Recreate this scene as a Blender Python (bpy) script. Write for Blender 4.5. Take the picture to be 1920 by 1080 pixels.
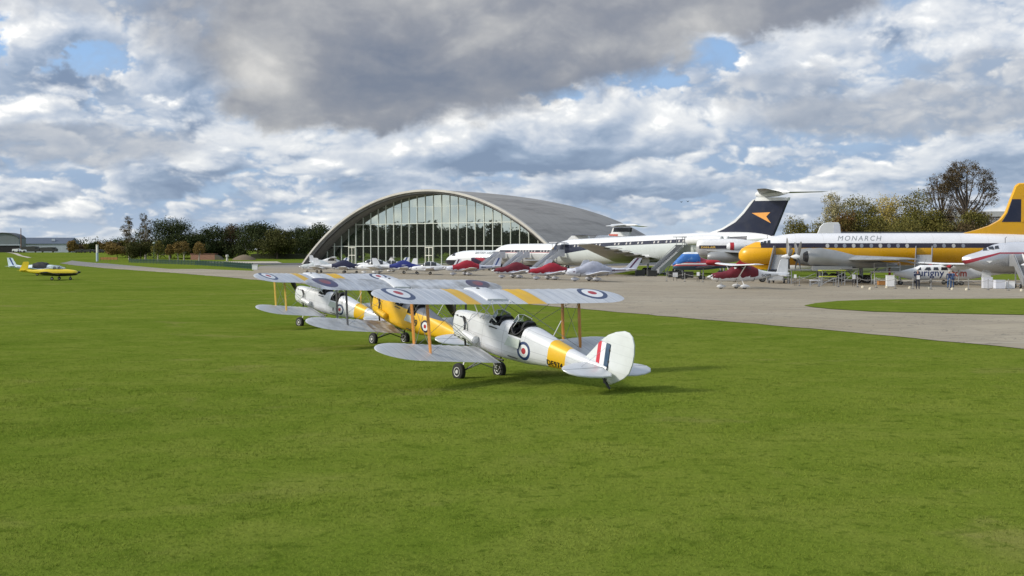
import bpy, bmesh, math, random
import numpy as np
from mathutils import Vector, Matrix

R = math.radians
random.seed(7)
rng = np.random.default_rng(11)
S = bpy.context.scene
C = S.collection
for o in list(bpy.data.objects):
    bpy.data.objects.remove(o)

# ------------------------------------------------------------------ camera
CAM_H = 3.6
cd = bpy.data.cameras.new('camera')
cam = bpy.data.objects.new('camera', cd)
C.objects.link(cam)
cam.location = (0, 0, CAM_H)
cam.rotation_euler = (R(90 - 1.67), 0, 0)
cd.sensor_width = 36
cd.lens = 45.0
cd.clip_start = 0.1
cd.clip_end = 9000
S.camera = cam

# ------------------------------------------------------------------ light
SUN_AZ = Vector((-0.95, -0.31, 0)).normalized()      # horizontal direction towards the sun
SUN_EL = R(32)
SUN_GLOW = 1.6
SKY_K = 1.0
sl = bpy.data.lights.new('sun', 'SUN')
sl.energy = 2.4
sl.angle = R(8)
sl.color = (1.0, 0.94, 0.84)
sun = bpy.data.objects.new('sun', sl)
C.objects.link(sun)
sd = Vector((SUN_AZ.x * math.cos(SUN_EL), SUN_AZ.y * math.cos(SUN_EL), math.sin(SUN_EL)))
sun.rotation_euler = sd.to_track_quat('Z', 'Y').to_euler()
sun.location = (-60, -20, 60)
S.view_settings.view_transform = 'Standard'
S.view_settings.look = 'None'
S.view_settings.gamma = 1
S.view_settings.exposure = 0.22
S.view_settings.use_curve_mapping = False


# ------------------------------------------------------------------ node helpers
class X:
    """a float socket with arithmetic"""
    def __init__(s, nt, k): s.nt = nt; s.k = k

    def _m(s, op, *a, clamp=False):
        n = s.nt.nodes.new('ShaderNodeMath'); n.operation = op; n.use_clamp = clamp
        for i, v in enumerate((s,) + a):
            if isinstance(v, X): s.nt.links.new(v.k, n.inputs[i])
            else: n.inputs[i].default_value = v
        return X(s.nt, n.outputs[0])

    def __add__(s, o): return s._m('ADD', o)
    __radd__ = __add__
    def __sub__(s, o): return s._m('SUBTRACT', o)
    def __rsub__(s, o): return (s * -1) + o
    def __mul__(s, o): return s._m('MULTIPLY', o)
    __rmul__ = __mul__
    def __truediv__(s, o): return s._m('DIVIDE', o)
    def __pow__(s, o): return s._m('POWER', o)
    def __gt__(s, o): return s._m('GREATER_THAN', o)
    def __lt__(s, o): return s._m('LESS_THAN', o)
    def abs(s): return s._m('ABSOLUTE')
    def sin(s): return s._m('SINE')
    def sqrt(s): return s._m('SQRT')
    def mod(s, o): return s._m('FLOORED_MODULO', o)
    def max(s, o): return s._m('MAXIMUM', o)
    def min(s, o): return s._m('MINIMUM', o)
    def clamp(s): return s._m('ADD', 0.0, clamp=True)

    def between(s, a, b): return (s > a) * (s < b)

    def step(s, a, b):
        n = s.nt.nodes.new('ShaderNodeMapRange'); n.interpolation_type = 'SMOOTHSTEP'
        s.nt.links.new(s.k, n.inputs[0])
        n.inputs[1].default_value = a; n.inputs[2].default_value = b
        n.inputs[3].default_value = 0; n.inputs[4].default_value = 1
        if b < a:
            n.inputs[1].default_value = b; n.inputs[2].default_value = a
            n.inputs[3].default_value = 1; n.inputs[4].default_value = 0
        return X(s.nt, n.outputs[0])


class Ctx:
    def __init__(s, nt, coord='Object'):
        s.nt = nt
        tc = nt.nodes.new('ShaderNodeTexCoord')
        s.vec = tc.outputs[coord]
        sp = nt.nodes.new('ShaderNodeSeparateXYZ'); nt.links.new(s.vec, sp.inputs[0])
        s.x, s.y, s.z = (X(nt, sp.outputs[i]) for i in range(3))

    def vecof(s, x, y, z):
        n = s.nt.nodes.new('ShaderNodeCombineXYZ')
        for i, v in enumerate((x, y, z)):
            if isinstance(v, X): s.nt.links.new(v.k, n.inputs[i])
            else: n.inputs[i].default_value = v
        return n.outputs[0]

    def noise(s, scale, detail=4, rough=.5, dist=0, vec=None, sc=(1, 1, 1), color=False):
        v = vec or s.vec
        if sc != (1, 1, 1):
            m = s.nt.nodes.new('ShaderNodeMapping'); m.inputs['Scale'].default_value = sc
            s.nt.links.new(v, m.inputs[0]); v = m.outputs[0]
        n = s.nt.nodes.new('ShaderNodeTexNoise')
        n.inputs['Scale'].default_value = scale; n.inputs['Detail'].default_value = detail
        n.inputs['Roughness'].default_value = rough; n.inputs['Distortion'].default_value = dist
        s.nt.links.new(v, n.inputs['Vector'])
        return n.outputs['Color'] if color else X(s.nt, n.outputs[0])

    def mix(s, f, a, b):
        n = s.nt.nodes.new('ShaderNodeMix'); n.data_type = 'RGBA'
        for i, v in ((0, f), (6, a), (7, b)):
            if isinstance(v, X): s.nt.links.new(v.k, n.inputs[i])
            elif isinstance(v, bpy.types.NodeSocket): s.nt.links.new(v, n.inputs[i])
            elif isinstance(v, (int, float)): n.inputs[i].default_value = v
            else: n.inputs[i].default_value = (*v[:3], 1)
        return n.outputs[2]

    def layers(s, base, *ls):
        c = base
        for m, col in ls: c = s.mix(m, c, col)
        return c

    def rnd(s):
        n = s.nt.nodes.new('ShaderNodeObjectInfo'); return X(s.nt, n.outputs['Random'])


MATS = {}


def mat(name, col=(.5, .5, .5), rough=.5, metal=0, fn=None, dirt=.12, dscale=3, bump=0, bscale=20, spec=.5, coat=0,
        rfn=None, trans=None):
    if name in MATS: return MATS[name]
    m = bpy.data.materials.new(name); m.use_nodes = True
    nt = m.node_tree; b = nt.nodes['Principled BSDF']
    c = Ctx(nt)
    color = fn(c) if fn else col
    if dirt:
        n = c.noise(dscale, 5, .6)
        dk = c.mix((n.step(.35, .75) * dirt).clamp(), color, (.12, .11, .09))
        color = dk
    if isinstance(color, tuple): b.inputs['Base Color'].default_value = (*color, 1)
    else: nt.links.new(color, b.inputs['Base Color'])
    b.inputs['Roughness'].default_value = rough
    if rough < .7 and dirt:
        r = c.noise(dscale * 2.3, 4, .6) * .25 + (rough - .12)
        nt.links.new(r.k, b.inputs['Roughness'])
    b.inputs['Metallic'].default_value = metal
    b.inputs['Specular IOR Level'].default_value = spec
    b.inputs['Coat Weight'].default_value = coat
    if bump:
        bn = nt.nodes.new('ShaderNodeBump'); bn.inputs['Strength'].default_value = bump
        bn.inputs['Distance'].default_value = .05
        nt.links.new(c.noise(bscale, 5, .6).k, bn.inputs['Height']); nt.links.new(bn.outputs[0], b.inputs['Normal'])
    MATS[name] = m
    return m


# ------------------------------------------------------------------ sky image, computed here
_prm = np.random.default_rng(77).permutation(256); _prm = np.concatenate([_prm, _prm, _prm]).astype(np.int32)
_g = np.random.default_rng(78).normal(size=(256, 3)); _g = (_g / np.linalg.norm(_g, axis=1)[:, None]).astype(np.float32)


def perlin(p):
    i = np.floor(p).astype(np.int32); f = (p - i).astype(np.float32); i &= 255
    u = f * f * f * (f * (f * 6 - 15) + 10)
    x, y, z = i[..., 0], i[..., 1], i[..., 2]
    out = None
    r = []
    for a in (0, 1):
        for b in (0, 1):
            for c_ in (0, 1):
                h = _prm[_prm[_prm[(x + a) & 255] + ((y + b) & 255)] + ((z + c_) & 255)]
                g_ = _g[h]
                r.append(g_[..., 0] * (f[..., 0] - a) + g_[..., 1] * (f[..., 1] - b) + g_[..., 2] * (f[..., 2] - c_))
    w0, w1, w2 = u[..., 0], u[..., 1], u[..., 2]
    l = lambda a, b, t: a + (b - a) * t
    return l(l(l(r[0], r[1], w2), l(r[2], r[3], w2), w1), l(l(r[4], r[5], w2), l(r[6], r[7], w2), w1), w0)


def fbm(p, s, oc, ro=.5, bil=0.0, seed=0):
    p = p * s + np.float32(seed * 17.31); a = 1.0; t = 0; n = 0
    for _ in range(oc):
        v = perlin(p)
        if bil: v = v * (1 - bil) + bil * (np.abs(v) * 2 - .42)
        t = t + v * a; n += a; a *= ro; p = p * 2.03 + 5.7
    return t / n * 1.6


def ss(a, b, x): t = np.clip((x - a) / (b - a), 0, 1); return t * t * (3 - 2 * t)


def lerp3(t, c0, c1): t = t[..., None]; return np.array(c0, np.float32) * (1 - t) + np.array(c1, np.float32) * t


def ramp(t, stops):
    t = np.clip(t, 0, 1); xs_ = [s_[0] for s_ in stops]
    return np.stack([np.interp(t, xs_, [s_[1][k] for s_ in stops]) for k in range(3)], -1)


def sky_rgb(az, el):
    """az: azimuth from the field's axis (rad), el: elevation (rad) -> linear rgb"""
    ux, uy = np.sin(az), np.cos(az)
    hb = np.maximum(el, 0) + .12
    P0 = np.stack([ux * 8, uy * 8, np.log(hb) * 3.6], -1).astype(np.float32)
    D0 = np.stack([ux * 9, uy * 9, el * 12], -1).astype(np.float32)
    wx = np.stack([fbm(P0, .9, 4, .55, 0, 3), fbm(P0, .9, 4, .55, 0, 9), fbm(P0, .9, 4, .55, 0, 13)], -1)
    Pw = P0 + wx * np.array([.17, .17, .22], np.float32)
    e1 = fbm(D0, 1.6, 7, .62, .5, 21); e2 = fbm(D0, 2.4, 7, .62, .5, 31)
    front = (np.abs(az) < 1.2)
    aw = np.tan(np.clip(az, -1.2, 1.2)) + e1 * .045; ew = el + e2 * .020

    def blob(cx, cy, rx, ry, lo=1.15, hi=.65):
        q = np.sqrt(((aw - (cx - 960) / 2400) / (rx / 2400))**2 + ((ew - (470 - cy) / 2400) / (ry / 2400))**2)
        return ss(lo, hi, q) * front

    # clear sky
    col = lerp3(ss(0.0, .2, el), (.50, .62, .74), (.24, .44, .76))
    # far grey-blue sheet
    sheet = fbm(Pw, .8, 6, .55, .3, 41)
    a = ss(-.38, -.12, sheet)
    gaps = np.maximum.reduce([blob(150, 135, 75, 30, 1.5, .4), blob(1045, 186, 75, 22, 1.5, .4), blob(1690, -4, 130, 26, 1.4, .4), blob(1345, 112, 60, 26, 1.6, .3) * .7, blob(8, 105, 45, 50, 1.4, .4), blob(1245, 165, 40, 16, 1.5, .4) * .7])
    gaps = gaps * ss(-.35, .05, fbm(D0, 3.2, 6, .6, .4, 61) + .12)
    a = a * (1 - gaps * .85)
    col = col * (1 - a[..., None] * .92) + lerp3(np.clip(.5 + sheet * 1.0, 0, 1), (.20, .30, .47), (.38, .48, .63)) * a[..., None] * .92
    # rows of heaped cloud, each lit along its upper left edge
    brt = np.maximum.reduce([blob(50, 190, 130, 75), blob(330, 200, 230, 60), blob(1120, 240, 230, 55), blob(1480, 130, 200, 60), blob(1850, 70, 160, 80), blob(500, 260, 160, 40), blob(140, 60, 140, 40) * .7])
    for k, (sc, th, hi_) in enumerate(((2.0, -.15, 0), (1.25, -.13, .01), (.80, -.10, .045))):
        n = fbm(Pw, sc, 8, .58, .55, 50 + k)
        q = Pw + np.array([-.05, 0, .085], np.float32) * (1.2 / sc)
        n2 = fbm(q, sc, 7, .58, .55, 50 + k)
        q3 = Pw + np.array([-.14, 0, .34], np.float32) * (1.2 / sc)
        n3 = fbm(q3, sc, 3, .55, .3, 50 + k)
        cov = n - gaps * .38 + brt * .07 - (.35 * ss(hi_ + .03, hi_ - .02, el) if hi_ else 0)
        al = ss(th - .04, th + .12, cov)
        lit = .56 + (n - n2) * 1.1 + (n - n3) * .9 - ss(-.1, .25, cov) * .26 + brt * .16
        c_ = ramp(lit, [(0, (.19, .255, .375)), (.25, (.26, .335, .46)), (.5, (.40, .465, .575)), (.7, (.57, .61, .675)), (.88, (.74, .755, .775)), (1, (.97, .965, .945))])
        col = col * (1 - al[..., None]) + c_ * al[..., None]
    # soft mid grey undersides
    tex = fbm(Pw, 1.0, 7, .52, .25, 71)
    m2 = np.maximum.reduce([blob(1690, 225, 330, 55) * .6, blob(190, 8, 330, 60) * .45, blob(120, 285, 260, 42) * .5, blob(1450, 180, 180, 45) * .35, blob(1850, 170, 160, 50) * .4])
    col = col * (1 - m2[..., None]) + lerp3(np.clip(.5 + tex * 1.2, 0, 1), (.22, .25, .315), (.52, .52, .53)) * m2[..., None]
    # the heavy bank
    dk = np.maximum.reduce([blob(640, 100, 300, 125, 1.25, .7), blob(800, 90, 370, 140, 1.15, .8), blob(1010, 60, 320, 118, 1.12, .84), blob(1340, 10, 330, 74, 1.12, .8), blob(620, 205, 220, 50, 1.2, .7), blob(470, 60, 230, 120, 1.25, .5) * .75])
    base = blob(860, 175, 420, 85, 1.35, .2) * .36 + blob(640, 225, 200, 40, 1.3, .3) * .18 + blob(1400, 40, 260, 60, 1.3, .3) * .12
    lightp = blob(430, 90, 190, 170, 1.5, .0) * .13 + blob(930, 105, 150, 60, 1.5, .0) * .22 + blob(700, 30, 330, 60, 1.4, .1) * .14
    t = np.clip(.56 + tex * 1.0 + fbm(Pw, 2.6, 6, .55, .3, 81) * .45 - base + lightp, 0, 1)
    dc = ramp(t, [(0, (.165, .19, .25)), (.35, (.25, .262, .30)), (.7, (.42, .42, .425)), (1, (.64, .625, .60))])
    al = dk[..., None] * .97
    col = col * (1 - al) + dc * al
    # haze band by the horizon
    hz = ss(.040, -.002, el)[..., None] * .42
    col = col * (1 - hz) + np.array([.60, .655, .71], np.float32) * hz
    # glow of thin bright cloud around the hidden sun, off to the left
    saz = math.atan2(SUN_AZ.x, SUN_AZ.y)
    ang = np.arccos(np.clip(np.sin(el) * math.sin(SUN_EL) + np.cos(el) * math.cos(SUN_EL) * np.cos(az - saz), -1, 1))
    col = col + (np.exp(-(ang / .42)**2) * SUN_GLOW)[..., None] * np.array([1.0, .95, .86], np.float32)
    return np.clip(col, 0, 50).astype(np.float32)


w = bpy.data.worlds.new('World'); S.world = w; w.use_nodes = True
nt = w.node_tree
bg = nt.nodes['Background']; bg.inputs[1].default_value = .1
sky = nt.nodes.new('ShaderNodeTexSky'); sky.sky_type = 'NISHITA'; sky.sun_disc = False
sky.sun_elevation = SUN_EL; sky.sun_rotation = math.atan2(SUN_AZ.x, SUN_AZ.y)
sky.altitude = 30; sky.air_density = 1.0; sky.dust_density = .6; sky.ozone_density = 2.0


def sky_image(name, a0, a1, e0, e1, W_, H_):
    A_, E_ = np.meshgrid(a0 + (np.arange(W_) + .5) / W_ * (a1 - a0), e0 + (np.arange(H_) + .5) / H_ * (e1 - e0))
    px = np.ones((H_, W_, 4), np.float32); px[..., :3] = sky_rgb(A_.astype(np.float32), E_.astype(np.float32))
    im = bpy.data.images.new(name, W_, H_, float_buffer=True); im.colorspace_settings.name = 'Linear Rec.709'
    im.pixels.foreach_set(px.ravel()); im.update(); im.pack()
    return im


FA, FE = .50, .235
c = Ctx(nt, 'Generated')
rr = (c.x * c.x + c.y * c.y).sqrt()
azn = c.x._m('ARCTAN2', c.y); eln = c.z._m('ARCTAN2', rr)


def tex(im, u, v, ext):
    n = nt.nodes.new('ShaderNodeTexImage'); n.image = im; n.extension = ext; n.interpolation = 'Cubic' if ext == 'EXTEND' else 'Linear'
    nt.links.new(c.vecof(u, v, 0.0), n.inputs[0]); return n.outputs[0]


t1 = tex(sky_image('sky_ahead', -FA, FA, -.01, FE, 1700, 400), (azn + FA) / (2 * FA), (eln + .01) / (FE + .01), 'EXTEND')
t2 = tex(sky_image('sky_around', -math.pi, math.pi, 0, math.pi / 2, 900, 220), (azn + math.pi) / (2 * math.pi), (eln / (math.pi / 2)).max(.003).min(.997), 'REPEAT')
inside = azn.abs().step(FA - .005, FA - .03) * eln.step(FE - .004, FE - .02)
cl = c.mix(inside, t2, t1)
vm = nt.nodes.new('ShaderNodeVectorMath'); vm.operation = 'MULTIPLY'; nt.links.new(cl, vm.inputs[0]); vm.inputs[1].default_value = (SKY_K * 10,) * 3
fin = c.mix(.06, vm.outputs[0], sky.outputs[0])
fin = c.mix((c.z < -.002), fin, (.9, 1.05, .7))
nt.links.new(fin, bg.inputs[0])


# ------------------------------------------------------------------ mesh helpers
def V(*a): return Vector(a)


class MB:
    def __init__(s): s.v = []; s.f = []; s.m = []; s.cm = 0

    def add(s, vs, fs):
        o = len(s.v); s.v += [tuple(p) for p in vs]; s.f += [tuple(i + o for i in f) for f in fs]; s.m += [s.cm] * len(fs)
        return s

    def box(s, c, d, rz=0, M=None):
        x, y, z = d[0] / 2, d[1] / 2, d[2] / 2
        vs = [V(a * x, b * y, k * z) for a in (-1, 1) for b in (-1, 1) for k in (-1, 1)]
        rot = M or Matrix.Rotation(rz, 3, 'Z')
        vs = [rot @ p + V(*c) for p in vs]
        return s.add(vs, [(0, 1, 3, 2), (4, 6, 7, 5), (0, 4, 5, 1), (2, 3, 7, 6), (0, 2, 6, 4), (1, 5, 7, 3)])

    def tube(s, pts, r, n=6, cap=True, sq=None):
        pts = [Vector(p) for p in pts]
        if not hasattr(r, '__len__'): r = [r] * len(pts)
        rings = []; up = None
        for i, p in enumerate(pts):
            d = (pts[min(i + 1, len(pts) - 1)] - pts[max(i - 1, 0)]).normalized()
            if up is None:
                up = V(0, 0, 1) if abs(d.z) < .9 else V(1, 0, 0)
            a = d.cross(up).normalized(); b = a.cross(d).normalized(); up = b
            k = sq or 1
            rings.append([p + (a * math.cos(t) * k + b * math.sin(t)) * r[i] for t in [2 * math.pi * j / n for j in range(n)]])
        return s.loft(rings, cap)

    def strut(s, a, b, w, t, along=(1, 0, 0), n=8):
        """streamlined strut, w along `along`, t across"""
        a = Vector(a); b = Vector(b); d = (b - a).normalized(); u = Vector(along); u = (u - d * u.dot(d)).normalized(); q = d.cross(u)
        rings = []
        for k, f in ((0, .75), (.12, 1), (.88, 1), (1, .75)):
            p = a.lerp(b, k)
            rings.append([p + u * math.cos(x) * w / 2 * f + q * math.sin(x) * t / 2 * f for x in [2 * math.pi * j / n for j in range(n)]])
        return s.loft(rings, True)

    def loft(s, rings, cap=True, closed=True, skip=None):
        n = len(rings[0]); vs = [p for r_ in rings for p in r_]; fs = []
        for i in range(len(rings) - 1):
            for j in range(n if closed else n - 1):
                if skip and skip(i, j): continue
                k = (j + 1) % n
                fs.append((i * n + j, i * n + k, (i + 1) * n + k, (i + 1) * n + j))
        if cap and closed:
            fs.append(tuple(range(n))[::-1]); fs.append(tuple(range((len(rings) - 1) * n, len(rings) * n)))
        return s.add(vs, fs)

    def lathe(s, c, axis, prof, n=16):
        """prof: list of (along, radius)"""
        ax = Vector(axis).normalized(); u = ax.orthogonal().normalized(); q = ax.cross(u); c = Vector(c)
        rings = [[c + ax * h + (u * math.cos(t) + q * math.sin(t)) * max(r, 1e-4) for t in [2 * math.pi * j / n for j in range(n)]] for h, r in prof]
        return s.loft(rings, True)

    def prism(s, pts, ext):
        """polygon pts (3d) extruded by vector ext"""
        n = len(pts); e = Vector(ext); a = [Vector(p) for p in pts]; b = [p + e for p in a]
        fs = [tuple(range(n))[::-1], tuple(range(n, 2 * n))] + [(i, (i + 1) % n, (i + 1) % n + n, i + n) for i in range(n)]
        return s.add(a + b, fs)

    def mesh(s, name, mats, smooth=None):
        me = bpy.data.meshes.new(name); me.from_pydata(s.v, [], s.f)
        for m in (mats if isinstance(mats, (list, tuple)) else [mats]): me.materials.append(m)
        if s.cm or any(s.m): me.polygons.foreach_set('material_index', s.m)
        bm = bmesh.new(); bm.from_mesh(me); bmesh.ops.recalc_face_normals(bm, faces=bm.faces); bm.to_mesh(me); bm.free()
        if smooth is not None:
            me.polygons.foreach_set('use_smooth', [True] * len(me.polygons)); me.set_sharp_from_angle(angle=R(smooth))
        me.update()
        return me

    def obj(s, name, mats, parent=None, smooth=None, **kw):
        return link(name, s.mesh(name, mats, smooth), parent, **kw)


def link(name, me, parent=None, loc=None, rot=None, scale=None, **kw):
    o = bpy.data.objects.new(name, me); C.objects.link(o)
    if parent: o.parent = parent
    if loc is not None: o.location = loc
    if rot is not None: o.rotation_euler = rot
    if scale is not None: o.scale = scale
    for k, v in kw.items(): o[k] = v
    return o


def thing(name, label, cat, loc=(0, 0, 0), rz=0, group=None):
    o = bpy.data.objects.new(name, None); C.objects.link(o); o.empty_display_size = .3
    o.location = loc; o.rotation_euler = (0, 0, rz)
    o['label'] = label; o['category'] = cat
    if group: o['group'] = group
    return o


def tag(o, label, cat, group=None):
    o['label'] = label; o['category'] = cat
    if group: o['group'] = group
    return o


def copy_tree(o, parent=None):
    q = o.copy(); C.objects.link(q)
    if parent: q.parent = parent
    for ch in list(o.children): copy_tree(ch, q)
    return q


def P(px, d): return (px - 960) / 2400 * d       # lateral metres of a bearing at a distance


def Zp(py, d): return CAM_H + (470 - py) / 2400 * d


def sm(a, b, t):
    t = min(1, max(0, (t - a) / (b - a))); return t * t * (3 - 2 * t)


def T(x, y):
    """terrain height"""
    return 2.75 * sm(370, 560, y) + .0009 * max(0, y - 900)


# ------------------------------------------------------------------ lofted bodies
def interp(st, x):
    xs = [s_[0] for s_ in st]
    if x <= xs[0]: return list(st[0][1:])
    if x >= xs[-1]: return list(st[-1][1:])
    i = max(k for k in range(len(xs)) if xs[k] <= x); i = min(i, len(xs) - 2)
    t = (x - xs[i]) / (xs[i + 1] - xs[i]); out = []
    for k in range(1, len(st[0])):
        def m(j):
            if j == 0: return (st[1][k] - st[0][k]) / (xs[1] - xs[0])
            if j == len(xs) - 1: return (st[-1][k] - st[-2][k]) / (xs[-1] - xs[-2])
            a = (st[j][k] - st[j - 1][k]) / (xs[j] - xs[j - 1]); b = (st[j + 1][k] - st[j][k]) / (xs[j + 1] - xs[j])
            return 0 if a * b <= 0 else 2 * a * b / (a + b)
        h = xs[i + 1] - xs[i]; p0, p1 = st[i][k], st[i + 1][k]
        out.append((2 * t**3 - 3 * t * t + 1) * p0 + (t**3 - 2 * t * t + t) * h * m(i) + (-2 * t**3 + 3 * t * t) * p1 + (t**3 - t * t) * h * m(i + 1))
    return out


class Body:
    """stations (xa, halfwidth, zbottom, ztop, exponent); ox, oz shift to local; yc lateral offset"""
    def __init__(s, st, ox=0, oz=0, yc=0): s.st = st; s.ox = ox; s.oz = oz; s.yc = yc

    def ring(s, xa, n, grow=0):
        w, zb, zt, ex = interp(s.st, xa); w += grow; zb -= grow; zt += grow
        zc = (zb + zt) / 2; h = (zt - zb) / 2; out = []
        for j in range(n):
            t = 2 * math.pi * (j + .5) / n; cx, sz = math.cos(t), math.sin(t)
            e_ = 2 / ex
            out.append(V(s.ox - xa, s.yc + w * math.copysign(abs(cx)**e_, cx), s.oz + zc + h * math.copysign(abs(sz)**e_, sz)))
        return out

    def y(s, xa, z):
        w, zb, zt, ex = interp(s.st, xa); zc = (zb + zt) / 2; h = (zt - zb) / 2
        q = min(.999, abs((z - zc) / max(h, 1e-4)))
        return w * (1 - q**ex)**(1 / ex)

    def mesh(s, xs, n=24, grow=0, skip=None, cap=True):
        mb = MB(); mb.loft([s.ring(x, n, grow) for x in xs], cap, skip=skip); return mb


def text_on(body, txt, xa, z, size, material, parent, side=1, name='lettering', shear=0, spacing=1, proud=.012, sx=1, bold=.022):
    cu = bpy.data.curves.new('t', 'FONT'); cu.body = txt; cu.size = size; cu.shear = shear; cu.space_character = spacing
    cu.extrude = 0; cu.offset = bold * size; cu.resolution_u = 3
    ob = bpy.data.objects.new('t', cu); C.objects.link(ob)
    dg = bpy.context.evaluated_depsgraph_get(); dg.update()
    me = bpy.data.meshes.new_from_object(ob.evaluated_get(dg))
    bpy.data.objects.remove(ob)
    bm = bmesh.new(); bm.from_mesh(me)
    for k_ in range(-3, 12):
        bmesh.ops.bisect_plane(bm, geom=bm.verts[:] + bm.edges[:] + bm.faces[:], plane_co=(0, k_ * size / 9, 0), plane_no=(0, 1, 0))
    bmesh.ops.triangulate(bm, faces=bm.faces)
    for v in bm.verts:
        u, q = v.co.x * sx, v.co.y
        a = xa + u if side > 0 else xa - u
        zz_ = z + q
        v.co = V(body.ox - a, body.yc + side * (body.y(a, zz_) + proud), body.oz + zz_)
    bmesh.ops.recalc_face_normals(bm, faces=bm.faces)
    bm.to_mesh(me); bm.free(); me.materials.clear(); me.materials.append(material); me.name = name
    return link(name, me, parent)


def wing_mesh(sec, prof=None, ribs=0, sag=0):
    """sec: list of (y, xa_le, chord, z, thick, twist) ; local X = -xa"""
    prof = prof or [(0, 0), (.015, .35), (.06, .62), (.15, .88), (.3, 1), (.5, .86), (.75, .45), (1, .04),
                    (.75, -.12), (.5, -.28), (.3, -.38), (.12, -.42), (.03, -.28)]
    mb = MB(); rings = []
    for y, xl, ch, z, th, tw in sec:
        rings.append([V(-(xl + a * ch), y, z + b * th + (a - .3) * ch * -math.sin(tw)) for a, b in prof])
    mb.loft(rings, True)
    return mb


def wheel(parent, c, r, w, tyre, hub, axis=(0, 1, 0), n=20, name='wheel', hr=.55):
    c = V(*c); ax = Vector(axis)
    t = MB(); t.lathe(c - ax * w / 2, axis, [(0, r * hr), (0, r * .86), (w * .12, r * .96), (w * .35, r), (w * .65, r), (w * .88, r * .96), (w, r * .86), (w, r * hr)], n)
    o = t.obj(name, tyre, parent, 40)
    h = MB(); h.lathe(c - ax * w * .54, axis, [(-w * .04, r * .10), (-w * .04, r * .2), (w * .05, r * .24), (w * .05, r * hr * .8), (w * .0, r * hr * .98), (w * 1.08, r * hr * .98), (w * 1.03, r * hr * .8), (w * 1.03, r * .24), (w * 1.12, r * .2), (w * 1.12, r * .05)], n)
    h.obj('hub', hub, o, 40)
    return o


# ================================================================== GROUND
def grass_col(c):
    a = c.noise(.035, 5, .6); b = c.noise(.5, 5, .62, .4); d = c.noise(6, 5, .7)
    col = c.mix(a.step(.35, .65), (0.1158, 0.1672, 0.0200), (0.1475, 0.1918, 0.0270))
    col = c.mix((b.step(.36, .70) * .55), col, (0.1979, 0.2281, 0.0435))
    g2 = c.noise(.21, 4, .6, .5); g3 = c.noise(.08, 5, .65, 1.0, sc=(.5, 1, 1))
    col = c.mix((g2.step(.56, .74) * .6), col, (0.2334, 0.2138, 0.0740))
    col = c.mix((g3.step(.52, .66) * .45), col, (0.0840, 0.1348, 0.0139))
    s1 = c.noise(1.3, 3, .6, .3); s2 = c.noise(3.7, 3, .6, .3); s3 = c.noise(.45, 3, .6, .3)  # sparse dark spots put the shade of turf undulations into the colour
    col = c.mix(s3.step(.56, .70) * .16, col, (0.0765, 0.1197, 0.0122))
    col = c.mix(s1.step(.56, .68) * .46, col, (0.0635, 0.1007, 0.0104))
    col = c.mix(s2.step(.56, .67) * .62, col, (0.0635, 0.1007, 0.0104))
    col = c.mix((d.step(.45, .8) * .5), col, (0.0803, 0.1254, 0.0130))
    d2 = c.noise(23, 4, .75)
    return c.mix((d2.step(.56, .8) * .5), col, (0.2101, 0.2375, 0.0539))


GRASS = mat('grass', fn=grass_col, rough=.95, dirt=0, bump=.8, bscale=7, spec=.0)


def concrete_col(c):
    a = c.noise(.06, 5, .6); b = c.noise(1.2, 6, .7); st = c.noise(.25, 5, .6, .6, sc=(.12, 1.1, 1))
    col = c.mix(a.step(.35, .7), (.315, .266, .190), (.385, .335, .248))
    col = c.mix(b.step(.5, .8) * .35, col, (.27, .235, .18))
    col = c.mix(st.step(.58, .72) * .5, col, (.55, .50, .40))
    st2 = c.noise(.31, 5, .6, .8, sc=(.16, 1.3, 1))
    col = c.mix(st2.step(.58, .72) * .45, col, (.22, .19, .155))
    # slabs six metres square, laid square to the old apron, each with its own tone
    u = c.x * .86 + c.y * .5; v = c.y * .86 - c.x * .5
    wn = c.nt.nodes.new('ShaderNodeTexWhiteNoise'); wn.noise_dimensions = '2D'
    c.nt.links.new(c.vecof((u / 6.0)._m('FLOOR'), (v / 6.0)._m('FLOOR'), 0.0), wn.inputs['Vector'])
    col = c.mix(X(c.nt, wn.outputs['Value']) * .28, col, (.25, .215, .165))
    j = (u.mod(6.0) < .09).max(v.mod(6.0) < .09)
    col = c.mix(j * .6, col, (.12, .11, .09))
    tar = c.noise(.35, 3, .6, 1.2); col = c.mix(((tar - .5).abs() < .006) * .55, col, (.07, .065, .06))
    oil = c.noise(.5, 4, .7); col = c.mix(oil.step(.64, .74) * .5, col, (.15, .135, .115))
    return c.mix(c.y.step(235, 330) * (c.x < -35), col, (.215, .205, .195))


APRON = mat('apron_concrete', fn=concrete_col, rough=.85, dirt=.15, dscale=.4, bump=.3, bscale=3, spec=.3)
ASPH = mat('dark_asphalt', col=(.085, .085, .088), rough=.85, dirt=.2, dscale=.3)
PATH = mat('pale_path', col=(.48, .43, .35), rough=.9, dirt=.2, dscale=.2)

YR = [-500, -60, 0, 30, 60, 100, 150, 200, 300, 370] + list(range(380, 570, 10)) + [600, 900, 1200, 2000, 7000]
g = MB()
xs = [-7000, -800, -300, -100, 0, 100, 300, 800, 7000]
g.v = [(x, y, T(x, y)) for y in YR for x in xs]
nx = len(xs)
g.f = [(i * nx + j, i * nx + j + 1, (i + 1) * nx + j + 1, (i + 1) * nx + j) for i in range(len(YR) - 1) for j in range(nx - 1)]
g.m = [0] * len(g.f)
link('ground', g.mesh('ground', GRASS), kind='structure')


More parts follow.
